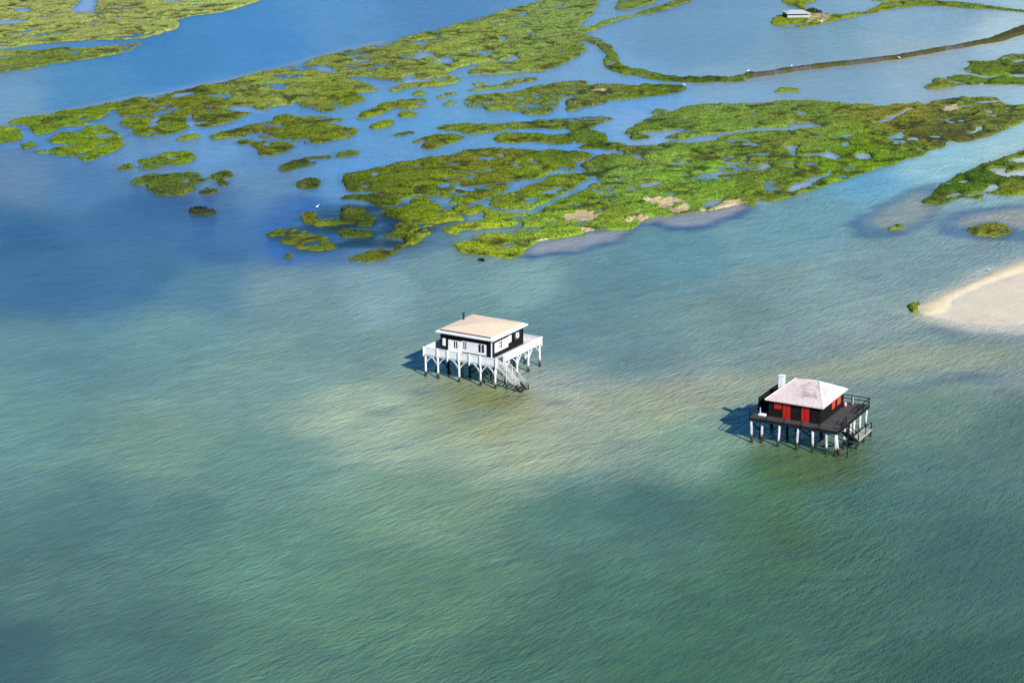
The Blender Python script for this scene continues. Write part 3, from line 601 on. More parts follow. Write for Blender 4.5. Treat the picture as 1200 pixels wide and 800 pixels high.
# mudflat along the coast in the middle
lay(soft_poly(A(TV, (40,655),(60,600),(200,560),(320,540),(450,520),(570,505),(640,465),(760,445),(900,425),(1050,385),(1120,400),(1130,425),(1090,455),(1000,480),(960,500),(850,528),(750,528),(690,500),(620,500),(560,535),(490,572),(400,605),(300,630),(150,648)), 1), (72,112,158))
lay(soft_poly(A(TV, (70,630),(90,595),(200,555),(320,540),(450,520),(570,505),(640,460),(760,440),(900,425),(1050,385),(1115,395),(1100,425),(1000,455),(950,485),(850,505),(750,505),(690,480),(620,485),(540,525),(470,560),(380,590),(280,615),(150,632)), 1), (148,162,174), 0.9)
# drowned weed, left
lay(soft_poly(A(TU, (-10,520),(150,440),(300,370),(420,390),(560,470),(800,500),(900,520),(940,600),(800,620),(680,660),(520,690),(380,680),(200,640),(60,590)), 6), (72,114,158), 0.55)
lay(soft_poly(A(TU, (50,530),(200,490),(300,540),(380,580),(360,615),(260,630),(130,590)), 4), (84,104,78), 0.8)
lay(soft_poly(A(TU, (0,560),(60,545),(130,600),(150,680),(90,690)), 3), (70,112,170), 0.7)
lay(soft_poly(A(TE, (150,440),(300,440),(560,440),(700,380),(730,460),(740,550),(560,570),(300,560),(180,500)), 6), (66,108,160), 0.5)
lay(soft_poly(A(TE, (930,430),(1100,440),(1100,500),(850,600),(760,640),(800,580)), 3), (72,108,168), 0.6)
# pale fringe along the far channel
for o_, pts in ((TA, [(0,585),(100,552),(210,540),(330,515),(450,493),(600,464),(700,450),(800,434),(880,414),(1000,388),(1100,368),(1240,340)]), (TB, [(0,340),(100,320),(200,295),(260,275),(400,238),(520,213),(620,198)])):
    top = [(x, y - 10) for x, y in pts]; bot = [(x, y + 8) for x, y in reversed(pts)]
    lay(soft_poly(A(o_, *(top + bot)), 1, 0.5), (146,160,178), 0.42)
lay(soft_poly(A(TA, (-100,760),(0,730),(120,770),(230,850),(200,980),(60,990),(-100,990)), 10), (118,146,178), 0.35)
# shallows round the sand spit
S5 = (1000, 240)
lay(soft_poly(A(S5, (340,640),(380,560),(500,510),(640,450),(760,390),(900,350),(1050,300),(1300,240),(1300,800),(1000,760),(700,730),(480,690), k=5.0), 8), (200,200,184), 0.75)
lay(soft_poly(A(S5, (540,610),(620,545),(800,455),(950,420),(1300,400),(1300,720),(900,730),(700,710),(570,665), k=5.0), 5), (228,222,206), 0.95)
lay(soft_poly(A(S5, (390,665),(520,690),(700,745),(900,755),(1300,755),(1300,560),(700,600),(480,600), k=5.0), 7), (210,204,186), 0.85)
lay(soft_poly(A(S5, (420,710),(520,705),(640,740),(560,775),(460,760), k=5.0), 3), (110,130,145), 0.6)
for p in POOLS:  # pools: pale sky reflection painted into the water colour
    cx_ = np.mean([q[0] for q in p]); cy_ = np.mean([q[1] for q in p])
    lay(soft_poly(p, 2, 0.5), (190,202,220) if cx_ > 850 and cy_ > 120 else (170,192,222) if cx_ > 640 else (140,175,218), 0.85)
# sandy shoals, dark weed and painted house reflections in the middle
lay(soft_poly([(560,490),(640,462),(760,452),(900,430),(1060,405),(1200,408),(1200,430),(1050,440),(900,462),(800,490),(700,540),(620,560),(560,530)], 14), (168,174,142), 0.55)
lay(soft_poly([(530,495),(560,455),(640,465),(600,500),(570,525)], 6), (140,148,100), 0.4)
lay(soft_poly([(878,520),(1010,512),(1015,540),(980,565),(900,560)], 8), (84,104,76), 0.5)  # olive reflection in front of the black house, painted into the water
lay(soft_poly([(508,452),(560,452),(620,462),(600,478),(540,476)], 5), (112,125,84), 0.5)  # the white house's dark reflection, painted as an olive patch
for (x, y, rx, ry, k) in ((447,484,24,4.0,.5),(490,458,14,3,.5),(651,469,12,3.2,.6),(710,464,7,4,.4),(560,485,30,4,.3),(800,506,20,3,.35),(1130,444,50,6,.35),(1060,452,40,4,.3),(760,588,90,12,.10),(700,575,50,9,.1),(590,650,60,14,.08),(950,645,50,10,.08),(420,520,80,12,.08)):
    lay(soft_poly(ell(x, y, rx, ry, -5), 2), (58,100,128), k)
lay(soft_poly([(20,140),(0,160),(0,175),(40,172)], 2), (100,150,212), 0.5)
dn = np.clip(0.45 + 2.2 * fbm((wX - 0.4 * wY) / 7.0, wY / 6.0, 161, 4), 0, 1)[..., None]
lay(soft_poly(A(TU, (190,430),(300,400),(420,380),(560,400),(760,360),(900,400),(1000,480),(880,520),(820,590),(700,640),(560,670),(420,670),(250,640),(110,600),(60,545),(180,490)), 3) * dn, (62,84,66), 0.85)
# weed and mud under the thin water along the marsh edges
fx_ = np.clip(np.searchsorted(GX, wX.ravel()), 0, len(GX) - 1); fy_ = np.clip(np.searchsorted(GY, wY.ravel()), 0, len(GY) - 1)
halo = blur(land.astype(float), 12)[fy_, fx_].reshape(wX.shape)
halo *= (wX > GX[0]) & (wX < GX[-1]) & (wY > GY[0]) & (wY < GY[-1])
hn = fbm(wX / 2.5, wY / 3.5, 151, 4)
lay(np.clip(halo * 1.6, 0, 0.75)[..., None] * np.clip(0.6 + 1.6 * hn, 0, 1)[..., None], (72, 100, 96), 0.6)
# large soft patches of sand and weed of every size
pn = fbm(wX / 26.0, wY / 40.0, 131, 4)[..., None]; pn2 = fbm(wX / 7.0, wY / 10.0, 137, 4)[..., None]
far = np.clip((wY - 330) / 60.0, 0, 1)[..., None]
wc = wc * (1 + (0.14 * pn + 0.16 * pn2) * (1 - 0.6 * far))
graze = (1.0 + 1.6 * np.clip((wY - 250) / 400.0, 0, 1))[..., None]
wc = np.clip(wc, 0.004, 0.75)
calm = blur(((qy < 320) & inside(qx, qy, [(60,190),(300,120),(640,86),(700,20),(1260,-20),(1260,130),(1200,165),(1030,205),(860,240),(620,270),(560,235),(420,225),(330,208),(150,195)])).astype(float), 6)
calm2 = blur(inside(qx, qy, [(715,45),(830,-20),(1210,-20),(1210,40),(900,90),(790,88),(735,75)]).astype(float), 4)
calm = np.clip(calm - 0.6 * calm2, 0, 1)
shal = soft_poly(A(S5, (380,650),(430,570),(540,520),(620,500),(800,415),(950,370),(1100,330),(1300,300),(1300,740),(900,750),(700,720),(500,680), k=5.0), 6)[..., 0]
calm = np.maximum(calm, shal)
nW, nH = len(WX), len(WY)
idx = np.arange(nW * nH).reshape(nH, nW)
fw = np.stack([idx[:-1, :-1].ravel(), idx[:-1, 1:].ravel(), idx[1:, 1:].ravel(), idx[1:, :-1].ravel()], 1)

b = NB('water'); at = b.n('ShaderNodeVertexColor', layer_name='tone'); ca = b.n('ShaderNodeAttribute', attribute_name='calm')
r1 = b.noise(b.rotscale(R(-52), 0.42, 1.6), 1.0, 3, 0.55, 0.3)        # crests running away to the right
r2 = b.noise(b.rotscale(R(-18), 0.6, 2.1), 1.0, 3, 0.6, 0.3)
r3 = b.noise(b.rotscale(R(-70), 1.3, 4.6), 1.0, 2, 0.5)
gust = b.ramp(b.noise(b.rotscale(R(-14), 0.014, 0.045), 1.0, 5, 0.62), (0.34, 0.45), (0.66, 1.1))
h = b.math('ADD', b.math('ADD', b.math('MULTIPLY', r1, 1.0), b.math('MULTIPLY', r2, 0.6)), b.math('MULTIPLY', r3, 0.3))
r4 = b.noise(b.rotscale(R(-40), 0.06, 0.22), 1.0, 3, 0.5, 0.4)
r5 = b.noise(b.rotscale(R(-58), 2.2, 6.5), 1.0, 2, 0.5)
h = b.math('MULTIPLY', b.math('ADD', h, b.math('MULTIPLY', r5, 0.16)), gust)
h = b.math('ADD', h, b.math('MULTIPLY', r4, 1.1))
rough = b.math('SUBTRACT', 1.0, b.math('MULTIPLY', ca.outputs['Fac'], 0.75))
bm = b.n('ShaderNodeBump'); bm.inputs['Distance'].default_value = 0.42
b.l(rough, bm.inputs['Strength']); b.l(h, bm.inputs['Height']); b.l(bm.outputs[0], b.p.inputs['Normal'])
mott = b.ramp(b.noise(b.rotscale(R(-30), 0.25, 0.5), 1.0, 5, 0.65), (0.3, 0.86), (0.7, 1.14))
spk = b.mix(b.ramp(b.noise(b.rotscale(R(-50), 0.5, 1.5), 1.0, 3, 0.6), (0.35, 0.0), (0.65, 1.0)), (0.90, 0.96, 1.04), (1.10, 1.04, 0.95))
b.l(b.mix(1.0, b.mix(1.0, at.outputs[0], mott, 'MULTIPLY'), spk, 'MULTIPLY'), b.p.inputs['Base Color'])
b.l(b.math('SUBTRACT', 0.24, b.math('MULTIPLY', ca.outputs['Fac'], 0.10)), b.p.inputs['Roughness']); b.p.inputs['IOR'].default_value = 1.333; b.p.inputs['Specular IOR Level'].default_value = 0.26
M_WATER = b.m
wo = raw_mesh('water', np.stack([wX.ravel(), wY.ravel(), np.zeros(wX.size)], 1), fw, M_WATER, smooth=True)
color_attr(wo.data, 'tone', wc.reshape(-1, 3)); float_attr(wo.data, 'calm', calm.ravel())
tag(wo, 'blue to green rippled lagoon water over shallow sandbanks', 'water', kind='structure')
# ------------------------------------------------------------------ builders for the houses
class MB:
    def __init__(s): s.v = []; s.f = []
    def add(s, v, f):
        o = len(s.v); s.v += [tuple(p) for p in v]; s.f += [tuple(i + o for i in q) for q in f]; return s
    def box(s, x0, x1, y0, y1, z0, z1):
        return s.add([(x0,y0,z0),(x1,y0,z0),(x1,y1,z0),(x0,y1,z0),(x0,y0,z1),(x1,y0,z1),(x1,y1,z1),(x0,y1,z1)],
                     [(0,3,2,1),(4,5,6,7),(0,1,5,4),(1,2,6,5),(2,3,7,6),(3,0,4,7)])
    def bar(s, p, q, w, h=None):
        """square bar between two points"""
        h = h or w; p = Vector(p); q = Vector(q); d = (q - p).normalized()
        up = Vector((0, 0, 1)) if abs(d.z) < 0.95 else Vector((0, 1, 0))
        a = d.cross(up).normalized() * (w / 2); c = a.cross(d).normalized() * (h / 2)
        pts = [e + i * a + j * c for e in (p, q) for i, j in ((-1,-1),(1,-1),(1,1),(-1,1))]
        return s.add(pts, [(0,1,2,3),(7,6,5,4),(0,4,5,1),(1,5,6,2),(2,6,7,3),(3,7,4,0)])
    def tube(s, pts, rad, n=8):
        """round pole through points; rad one number or one per point"""
        rad = rad if hasattr(rad, '__len__') else [rad] * len(pts)
        P = [Vector(p) for p in pts]; ring = []; v = []; f = []
        for i, p in enumerate(P):
            d = (P[min(i+1, len(P)-1)] - P[max(i-1, 0)]).normalized()
            up = Vector((0, 0, 1)) if abs(d.z) < 0.9 else Vector((0, 1, 0))
            a = d.cross(up).normalized(); c = a.cross(d).normalized()
            for k in range(n):
                t = 2 * math.pi * k / n
                v.append(p + rad[i] * (math.cos(t) * a + math.sin(t) * c))
        for i in range(len(P) - 1):
            for k in range(n):
                f.append((i*n+k, i*n+(k+1) % n, (i+1)*n+(k+1) % n, (i+1)*n+k))
        f.append(tuple(range(n))[::-1]); f.append(tuple((len(P)-1)*n + k for k in range(n)))
        return s.add(v, f)
    def ring(s, c, axis, R0, r, n=20, m=8):
        """torus; axis 'x' or 'y' or 'z'"""
        v = []; f = []
        for i in range(n):
            t = 2*math.pi*i/n
            for k in range(m):
                u = 2*math.pi*k/m; rr = R0 + r*math.cos(u); a, bb, cc = rr*math.cos(t), rr*math.sin(t), r*math.sin(u)
                q = {'x': (cc, a, bb), 'y': (a, cc, bb), 'z': (a, bb, cc)}[axis]
                v.append((c[0]+q[0], c[1]+q[1], c[2]+q[2]))
                f.append((i*m+k, ((i+1) % n)*m+k, ((i+1) % n)*m+(k+1) % m, i*m+(k+1) % m))
        return s.add(v, f)
    def build(s, name, material, parent=None, bevel=0.0, smooth=False):
        o = raw_mesh(name, s.v, s.f, material, parent, smooth)
        bm = bmesh.new(); bm.from_mesh(o.data); bmesh.ops.recalc_face_normals(bm, faces=bm.faces); bm.to_mesh(o.data); bm.free()
        if bevel:
            md = o.modifiers.new('bevel', 'BEVEL'); md.width = bevel; md.segments = 1; md.limit_method = 'ANGLE'
        return o
def empty(name, loc, rz, label, cat):
    o = bpy.data.objects.new(name, None); COL.objects.link(o); o.location = loc; o.rotation_euler = (0, 0, rz)
    o.empty_display_size = 0.5
    return tag(o, label, cat)

def post_material(name, col, weed_z, weed=(0.02, 0.022, 0.012), grime=0.35):
    """painted timber, dark with weed below the high-water mark"""
    b = NB(name); tc = b.n('ShaderNodeNewGeometry'); sx = b.n('ShaderNodeSeparateXYZ'); b.l(tc.outputs['Position'], sx.inputs[0])
    nz = b.noise(tc.outputs['Position'], 2.2, 3, 0.6)
    z = b.math('ADD', sx.outputs[2], b.math('MULTIPLY', b.math('SUBTRACT', nz, 0.5), 1.1))
    t = b.n('ShaderNodeMapRange'); t.inputs['From Min'].default_value = weed_z - 0.15; t.inputs['From Max'].default_value = weed_z + 0.25; b.l(z, t.inputs['Value'])
    g = b.ramp(b.noise(b.coord((6, 6, 0.7)), 1.0, 4, 0.6), (0.42, 1 - grime), (0.7, 1.0))
    c = b.mix(1.0, col, g, 'MULTIPLY'); c = b.mix(t.outputs[0], weed, c)
    b.l(c, b.p.inputs['Base Color']); b.p.inputs['Roughness'].default_value = 0.6; b.p.inputs['Specular IOR Level'].default_value = 0.3
    return b.m

M_WHITE = simple('white_paint', (0.84, 0.84, 0.83), 0.5, 0.06, 2.0, board=(2, 0.16))
M_WHITE_P = simple('white_paint_plain', (0.85, 0.85, 0.84), 0.5, 0.08, 4.0)
M_STILT_W = post_material('white_stilt', (0.80, 0.80, 0.78), 0.75, grime=0.3)
M_STAIR = post_material('weathered_stair', (0.76, 0.76, 0.73), 0.95, grime=0.35)
M_STILT_B = post_material('pale_stilt', (0.76, 0.75, 0.72), 0.95, grime=0.55)
M_BLACKB = simple('black_boards', (0.014, 0.013, 0.013), 0.75, 0.35, 2.0, board=(0, 0.19), spec=0.12)
M_BLACKB2 = simple('black_boards_side', (0.014, 0.013, 0.013), 0.75, 0.35, 2.0, board=(1, 0.19), spec=0.12)
M_GLASS = simple('window_glass', (0.012, 0.014, 0.018), 0.08, 0.1, 1.0, spec=0.6)
M_TARRED = simple('tarred_timber', (0.015, 0.0145, 0.014), 0.75, 0.4, 3.0, spec=0.12)
M_RED = simple('red_paint', (0.60, 0.012, 0.008), 0.45, 0.12, 3.0, board=(0, 0.14))
M_RED_LIT = simple('red_paint_lit', (0.66, 0.075, 0.045), 0.45, 0.12, 3.0, board=(1, 0.14))  # same red, lightened as if sunlit for the side shutters
M_DECK_W = simple('pale_deck', (0.58, 0.57, 0.54), 0.7, 0.2, 2.0, board=(0, 0.15))
M_DECK_B = simple('grey_deck', (0.075, 0.068, 0.062), 0.75, 0.3, 2.0, board=(1, 0.16))
M_DECK_L = simple('bleached_planks', (0.42, 0.42, 0.36), 0.75, 0.25, 2.0, board=(0, 0.16))
M_METAL = simple('dark_metal', (0.02, 0.022, 0.024), 0.4, 0.2, 4.0, spec=0.5)

def roof_material(name, col, col2, col3, stain, stain_amt, course=0.32, wave=0.22, patch=None):
    """clay tiles: courses down the slope, gentle rolls, blotches of lichen"""
    b = NB(name); v = b.coord()
    f = b.noise(v, 1.1, 5, 0.65); c = b.mix(b.ramp(f, (0.32, 0.0), (0.66, 1.0)), col, col2)
    sx = b.n('ShaderNodeSeparateXYZ'); b.l(v, sx.inputs[0])
    ux = b.math('FLOOR', b.math('DIVIDE', sx.outputs[0], wave), 0); uy = b.math('FLOOR', b.math('DIVIDE', sx.outputs[1], course), 0)
    cb = b.n('ShaderNodeCombineXYZ'); b.l(ux, cb.inputs[0]); b.l(uy, cb.inputs[1])
    wn = b.n('ShaderNodeTexWhiteNoise', noise_dimensions='2D'); b.l(cb.outputs[0], wn.inputs['Vector'])
    c = b.mix(b.math('MULTIPLY', wn.outputs['Value'], 0.75), c, col3)
    lap_shade = b.ramp(b.math('FRACT', b.math('DIVIDE', sx.outputs[1], course), 0), (0.0, 0.62), (0.22, 1.0))  # shading line of each tile course, painted into the colour
    c = b.mix(1.0, c, lap_shade, 'MULTIPLY')
    st = b.ramp(b.noise(v, 0.55, 6, 0.78, 0.4), (0.47, 0.0), (0.64, stain_amt))
    if patch:                                     # lichen keeps to one side of the roof
        dv = b.n('ShaderNodeVectorMath', operation='DISTANCE'); cz_ = b.n('ShaderNodeCombineXYZ'); b.l(sx.outputs[0], cz_.inputs[0]); b.l(sx.outputs[1], cz_.inputs[1])
        b.l(cz_.outputs[0], dv.inputs[0]); dv.inputs[1].default_value = (patch[0], patch[1], 0)
        st = b.math('MULTIPLY', st, b.ramp(b.math('DIVIDE', dv.outputs['Value'], patch[2]), (0.25, 1.0), (1.0, 0.12)))
    c = b.mix(st, c, stain)
    b.l(c, b.p.inputs['Base Color']); b.p.inputs['Roughness'].default_value = 0.8; b.p.inputs['Specular IOR Level'].default_value = 0.2
    wv = b.math('SINE', b.math('MULTIPLY', sx.outputs[0], 2 * math.pi / wave), 0); wv2 = b.math('FRACT', b.math('DIVIDE', sx.outputs[1], course), 0)
    b.l(b.bump(b.math('ADD', wv, wv2), 0.35, 0.03), b.p.inputs['Normal'])
    return b.m
M_TILE_TAN = roof_material('tan_tiles', (0.90, 0.72, 0.47), (0.92, 0.78, 0.56), (0.86, 0.62, 0.42), (0.76, 0.60, 0.42), 0.3)
M_TILE_PALE = roof_material('pale_tiles', (0.70, 0.57, 0.52), (0.77, 0.66, 0.61), (0.60, 0.47, 0.44), (0.20, 0.19, 0.19), 0.95, patch=(0.75, -1.2, 3.2))

def hip(mb, x0, x1, y0, y1, z0, z1, ridge, thick=0.10):
    """four-sided roof; ridge = half length of the ridge along x; closed below"""
    cx, cy = (x0+x1)/2, (y0+y1)/2
    v = [(x0,y0,z0),(x1,y0,z0),(x1,y1,z0),(x0,y1,z0),(cx-ridge,cy,z1),(cx+ridge,cy,z1),
         (x0,y0,z0-thick),(x1,y0,z0-thick),(x1,y1,z0-thick),(x0,y1,z0-thick)]
    f = [(0,1,5,4),(1,2,5),(2,3,4,5),(3,0,4),(6,7,1,0),(7,8,2,1),(8,9,3,2),(9,6,0,3),(9,8,7,6)]
    return mb.add(v, f)

def rnd(a): return (random.random() - 0.5) * 2 * a

# ------------------------------------------------------------------ white house on stilts
T1 = R(-30.5)
h1 = empty('stilt_house', (-4.4, 273.6, 0), T1, 'black timber house with tan tiled roof and white balcony on white stilts', 'house')
X0, X1, Y0, Y1 = -5.75, 5.75, -5.5, 6.9           # deck
ZF = 3.35                                          # deck floor
wx0, wx1, wy0, wy1, wz = -4.4, 3.8, -3.3, 5.2, 6.12
MB().box(X0+0.06, X1-0.06, Y0+0.06, Y1-0.06, ZF-0.12, ZF).build('deck', M_DECK_W, h1)
for yy in (Y0+0.15, -2.6, 0.5, 3.6, Y1-0.15):
    MB().box(X0+0.1, X1-0.1, yy-0.1, yy+0.1, ZF-0.40, ZF-0.123).build('beam', M_STILT_W, h1)
# stilts
front = [X0+0.12, -3.6, -0.15, 3.3, X1-0.12]
rowy = [Y0+0.12, -2.6, 0.5, 3.6, Y1-0.12]
for j, yy in enumerate(rowy):
    for i, xx in enumerate(front):
        outer = j in (0, 4) or i in (0, 4)
        top = ZF - 0.40
        MB().tube([(xx+rnd(.04), yy+rnd(.04), -1.6), (xx, yy, 0.5), (xx, yy, top)], [0.155, 0.15, 0.135] if outer else [0.15, 0.14, 0.13], 10).build('stilt', M_STILT_W if outer else M_TARRED, h1, smooth=True)
        # curved knee braces along the outer rows
        dirs = []
        if j in (0, 4): dirs += [(1, 0)] * (i < 4) + [(-1, 0)] * (i > 0)
        if i in (0, 4): dirs += [(0, 1)] * (j < 4) + [(0, -1)] * (j > 0)
        for dx, dy in dirs:
            pts = []
            for k in range(5):
                t = k / 4
                pts.append((xx + dx * (.1 + .95 * t), yy + dy * (.1 + .95 * t), top - 1.0 + 1.0 * t + .12 * math.sin(math.pi * t)))
            mb = MB()
            for p, q in zip(pts, pts[1:]): mb.bar(p, q, 0.15)
            mb.build('brace', M_STILT_W, h1)
# dark framing added to deepen the shade under the floor
for xx in front[1:4]:
    MB().box(xx-.09, xx+.09, Y0+.3, Y1-.3, ZF-.62, ZF-.403).build('joist', M_TARRED, h1)
for j_ in range(1, 4):
    for (p_, q_) in ((front[0], front[1]), (front[2], front[3])):
        MB().bar((p_, rowy[j_], 2.7), (q_, rowy[j_], .5), .08, .16).build('brace', M_TARRED, h1); MB().bar((p_, rowy[j_]+.1, .5), (q_, rowy[j_]+.1, 2.7), .08, .16).build('brace', M_TARRED, h1)
# balcony boards
def rail_side(name, a, bb, gap=None):
    mb = MB(); d = (bb[0]-a[0], bb[1]-a[1]); L = math.hypot(*d); ux, uy = d[0]/L, d[1]/L
    for (s, e) in ([(0, L)] if not gap else [(0, gap[0]), (gap[1], L)]):
        if e - s < 0.05: continue
        for k in range(5):
            z = ZF - 0.15 + k * 0.205
            mb.bar((a[0]+ux*s, a[1]+uy*s, z+0.1), (a[0]+ux*e, a[1]+uy*e, z+0.1), 0.05, 0.19)
    o = mb.build(name, M_WHITE_P, h1)
    for (s, e) in ([(0, L)] if not gap else [(0, gap[0]), (gap[1], L)]):
        if e - s < 0.05: continue
        MB().bar((a[0]+ux*s, a[1]+uy*s, ZF+0.905), (a[0]+ux*e, a[1]+uy*e, ZF+0.905), 0.15, 0.06).build('handrail', M_WHITE_P, o)
    return o
rail_side('railing', (X0, Y0), (X1, Y0)); rail_side('railing', (X1, Y0), (X1, Y1), gap=(0.25, 1.95))
rail_side('railing', (X1, Y1), (X0, Y1)); rail_side('railing', (X0, Y1), (X0, Y0))
for (xx, yy, dz) in [(X0,Y0,0),(-3.6,Y0,0),(-1.95,Y0,1),(-.15,Y0,0),(1.6,Y0,1),(3.3,Y0,0),(X1,Y0,0),(X1,-3.5,0),(X1,.4,0),(X1,3.3,0),(X1,Y1,0),(X0,Y1,0),(X0,.4,0),(X0,3.3,0),(-.15,Y1,0)]:
    sx_ = -1 if xx == X0 else 1 if xx == X1 else 0; sy_ = -1 if yy == Y0 else 1 if yy == Y1 else 0
    cx_, cy_ = xx + sx_ * 0.085, yy + sy_ * 0.085
    MB().box(cx_-.07, cx_+.07, cy_-.07, cy_+.07, ZF - (0.62 if dz else 0.42), ZF+1.0).build('railing_post', M_WHITE_P, h1)
# walls
w1 = MB().box(wx0, wx1, wy0, wy1, ZF+0.004, wz).build('wall', M_BLACKB, h1)
w1.data.materials.append(M_BLACKB2)
for p in w1.data.polygons:
    if abs(p.normal.x) > 0.5: p.material_index = 1
for (cx_, cy_) in ((wx1, wy0), (wx0, wy0), (wx1, wy1), (wx0, wy1)):
    MB().box(cx_-.06, cx_+.06, cy_-.06, cy_+.06, ZF+0.006, wz-0.01).build('corner_trim', M_WHITE_P if (cx_, cy_) == (wx1, wy0) else M_TARRED, w1)
def front_panel(name, x0, x1, z0, z1, m, t=0.05, par=h1, off=0.0):
    return MB().box(x0, x1, wy0-off-t, wy0-off, z0, z1).build(name, m, par, bevel=0.008)
def side_panel(name, y0, y1, z0, z1, m, t=0.05, par=h1, off=0.0, wx=wx1):
    return MB().box(wx+off, wx+off+t, y0, y1, z0, z1).build(name, m, par, bevel=0.008)
def front_window(x0, x1, z0, z1, n, par=h1, m=M_WHITE_P):
    w = MB()
    w.box(x0, x0+.06, wy0-.06, wy0, z0, z1).box(x1-.06, x1, wy0-.06, wy0, z0, z1).box(x0+.06, x1-.06, wy0-.06, wy0, z0, z0+.06).box(x0+.06, x1-.06, wy0-.06, wy0, z1-.06, z1)
    for k in range(1, n):
        xx = x0 + (x1-x0)*k/n; w.box(xx-.045, xx+.045, wy0-.06, wy0, z0+.06, z1-.06)
    o = w.build('window', m, par)
    MB().box(x0+.061, x1-.061, wy0-.03, wy0+.02, z0+.061, z1-.061).build('pane', M_GLASS, o)
    return o
front_panel('shutter', -4.12, -3.64, 4.15, 5.2, M_WHITE_P)
for (a, c) in ((-3.2, -2.34), (-1.62, -1.0)):
    d = front_panel('door', a, c, ZF+.02, 5.12, M_WHITE_P)
    MB().box(a+.1, c-.1, wy0-.07, wy0-.052, ZF+.15, 4.2).box(a+.1, c-.1, wy0-.07, wy0-.052, 4.35, 5.0).build('door_panel', M_WHITE_P, d)
MB().box(-2.33, -1.63, wy0-.045, wy0, ZF+.02, 3.98).build('door_panel', M_WHITE_P, h1)
front_window(-2.34, -1.62, 3.99, 5.14, 2)
front_window(-0.80, -0.16, 4.05, 5.28, 2)
front_window(1.62, 2.70, 3.98, 5.26, 2)
front_panel('shutter', -0.985, -0.82, 3.72, 5.25, M_WHITE_P)
front_panel('shutter', -0.14, 0.74, 3.72, 5.27, M_WHITE); front_panel('shutter', 0.76, 1.60, 3.72, 5.27, M_WHITE); front_panel('shutter', 2.72, 2.96, 3.70, 5.24, M_WHITE)
MB().box(-0.82, -0.14, wy0-.048, wy0, 3.72, 4.04).build('window_sill', M_WHITE_P, h1); MB().box(1.61, 2.71, wy0-.048, wy0, 3.70, 3.97).build('window_sill', M_WHITE_P, h1)
# side windows
side_panel('shutter', -2.5, -1.42, 4.0, 5.4, M_WHITE_P); side_panel('shutter', -0.38, 1.12, 4.0, 5.42, M_WHITE_P); side_panel('shutter', 1.16, 2.0, 4.5, 5.5, M_WHITE_P)
o = MB().box(wx1, wx1+.055, -1.42, -0.38, 4.0, 4.35).box(wx1, wx1+.055, -1.42, -1.28, 4.35, 5.4).box(wx1, wx1+.055, -.52, -.38, 4.35, 5.4).box(wx1, wx1+.055, -1.28, -.52, 5.3, 5.4).box(wx1, wx1+.055, -.95, -.87, 4.35, 5.3).box(wx1, wx1+.055, -1.28, -.52, 4.78, 4.85).build('window', M_WHITE_P, h1)
MB().box(wx1-.02, wx1+.02, -1.27, -.53, 4.36, 5.29).build('pane', M_GLASS, o)
# round sign on the side wall
M_SIGN = simple('blue_sign', (0.05, 0.07, 0.16), 0.5, 0.2, 4.0)
sg = MB().box(wx1, wx1+.03, 2.95, 4.2, 4.5, 5.65).build('sign_board', M_SIGN, h1)
MB().ring((wx1+.06, 3.6, 5.0), 'x', 0.30, 0.095).build('ring', M_WHITE_P, sg, smooth=True)
MB().box(wx1+.032, wx1+.10, 3.28, 3.46, 5.0, 5.42).box(wx1+.032, wx1+.09, 3.6, 4.0, 5.22, 5.34).build('lettering', M_WHITE_P, sg)
# roof
ez0 = 6.14
ex0, ex1, ey0, ey1 = -4.95, 4.35, -3.85, 5.75
sk = MB(); t_ = 0.55
O = [(ex0,ey0,ez0+.12),(ex1,ey0,ez0+.12),(ex1,ey1,ez0+.12),(ex0,ey1,ez0+.12)]
I = [(ex0+t_,ey0+t_,ez0+.22),(ex1-t_,ey0+t_,ez0+.22),(ex1-t_,ey1-t_,ez0+.22),(ex0+t_,ey1-t_,ez0+.22)]
Bt = [(x, y, ez0-.10) for x, y, _ in O]
sk.add(O+I+Bt, [(0,1,5,4),(1,2,6,5),(2,3,7,6),(3,0,4,7),(8,9,1,0),(9,10,2,1),(10,11,3,2),(11,8,0,3),(11,10,9,8),(4,5,6,7)])
sk.build('eaves', M_WHITE_P, h1)
rf = hip(MB(), ex0+.45, ex1-.45, ey0+.45, ey1-.45, ez0+.34, ez0+0.72, 0.25, 0.09).build('roof', M_TILE_TAN, h1)
MB().bar((ex0+.6, ey0+.39, ez0+.26), (ex1-.6, ey0+.39, ez0+.26), 0.11, 0.15).build('gutter', M_METAL, rf)
MB().tube([(-4.1, 2.2, ez0+.25), (-4.1, 2.2, ez0+1.25)], 0.15, 10).build('flue', M_METAL, rf)
MB().tube([(-4.1, 2.2, ez0+1.25), (-4.1, 2.2, ez0+1.33)], 0.21, 10).build('flue', M_METAL, rf)
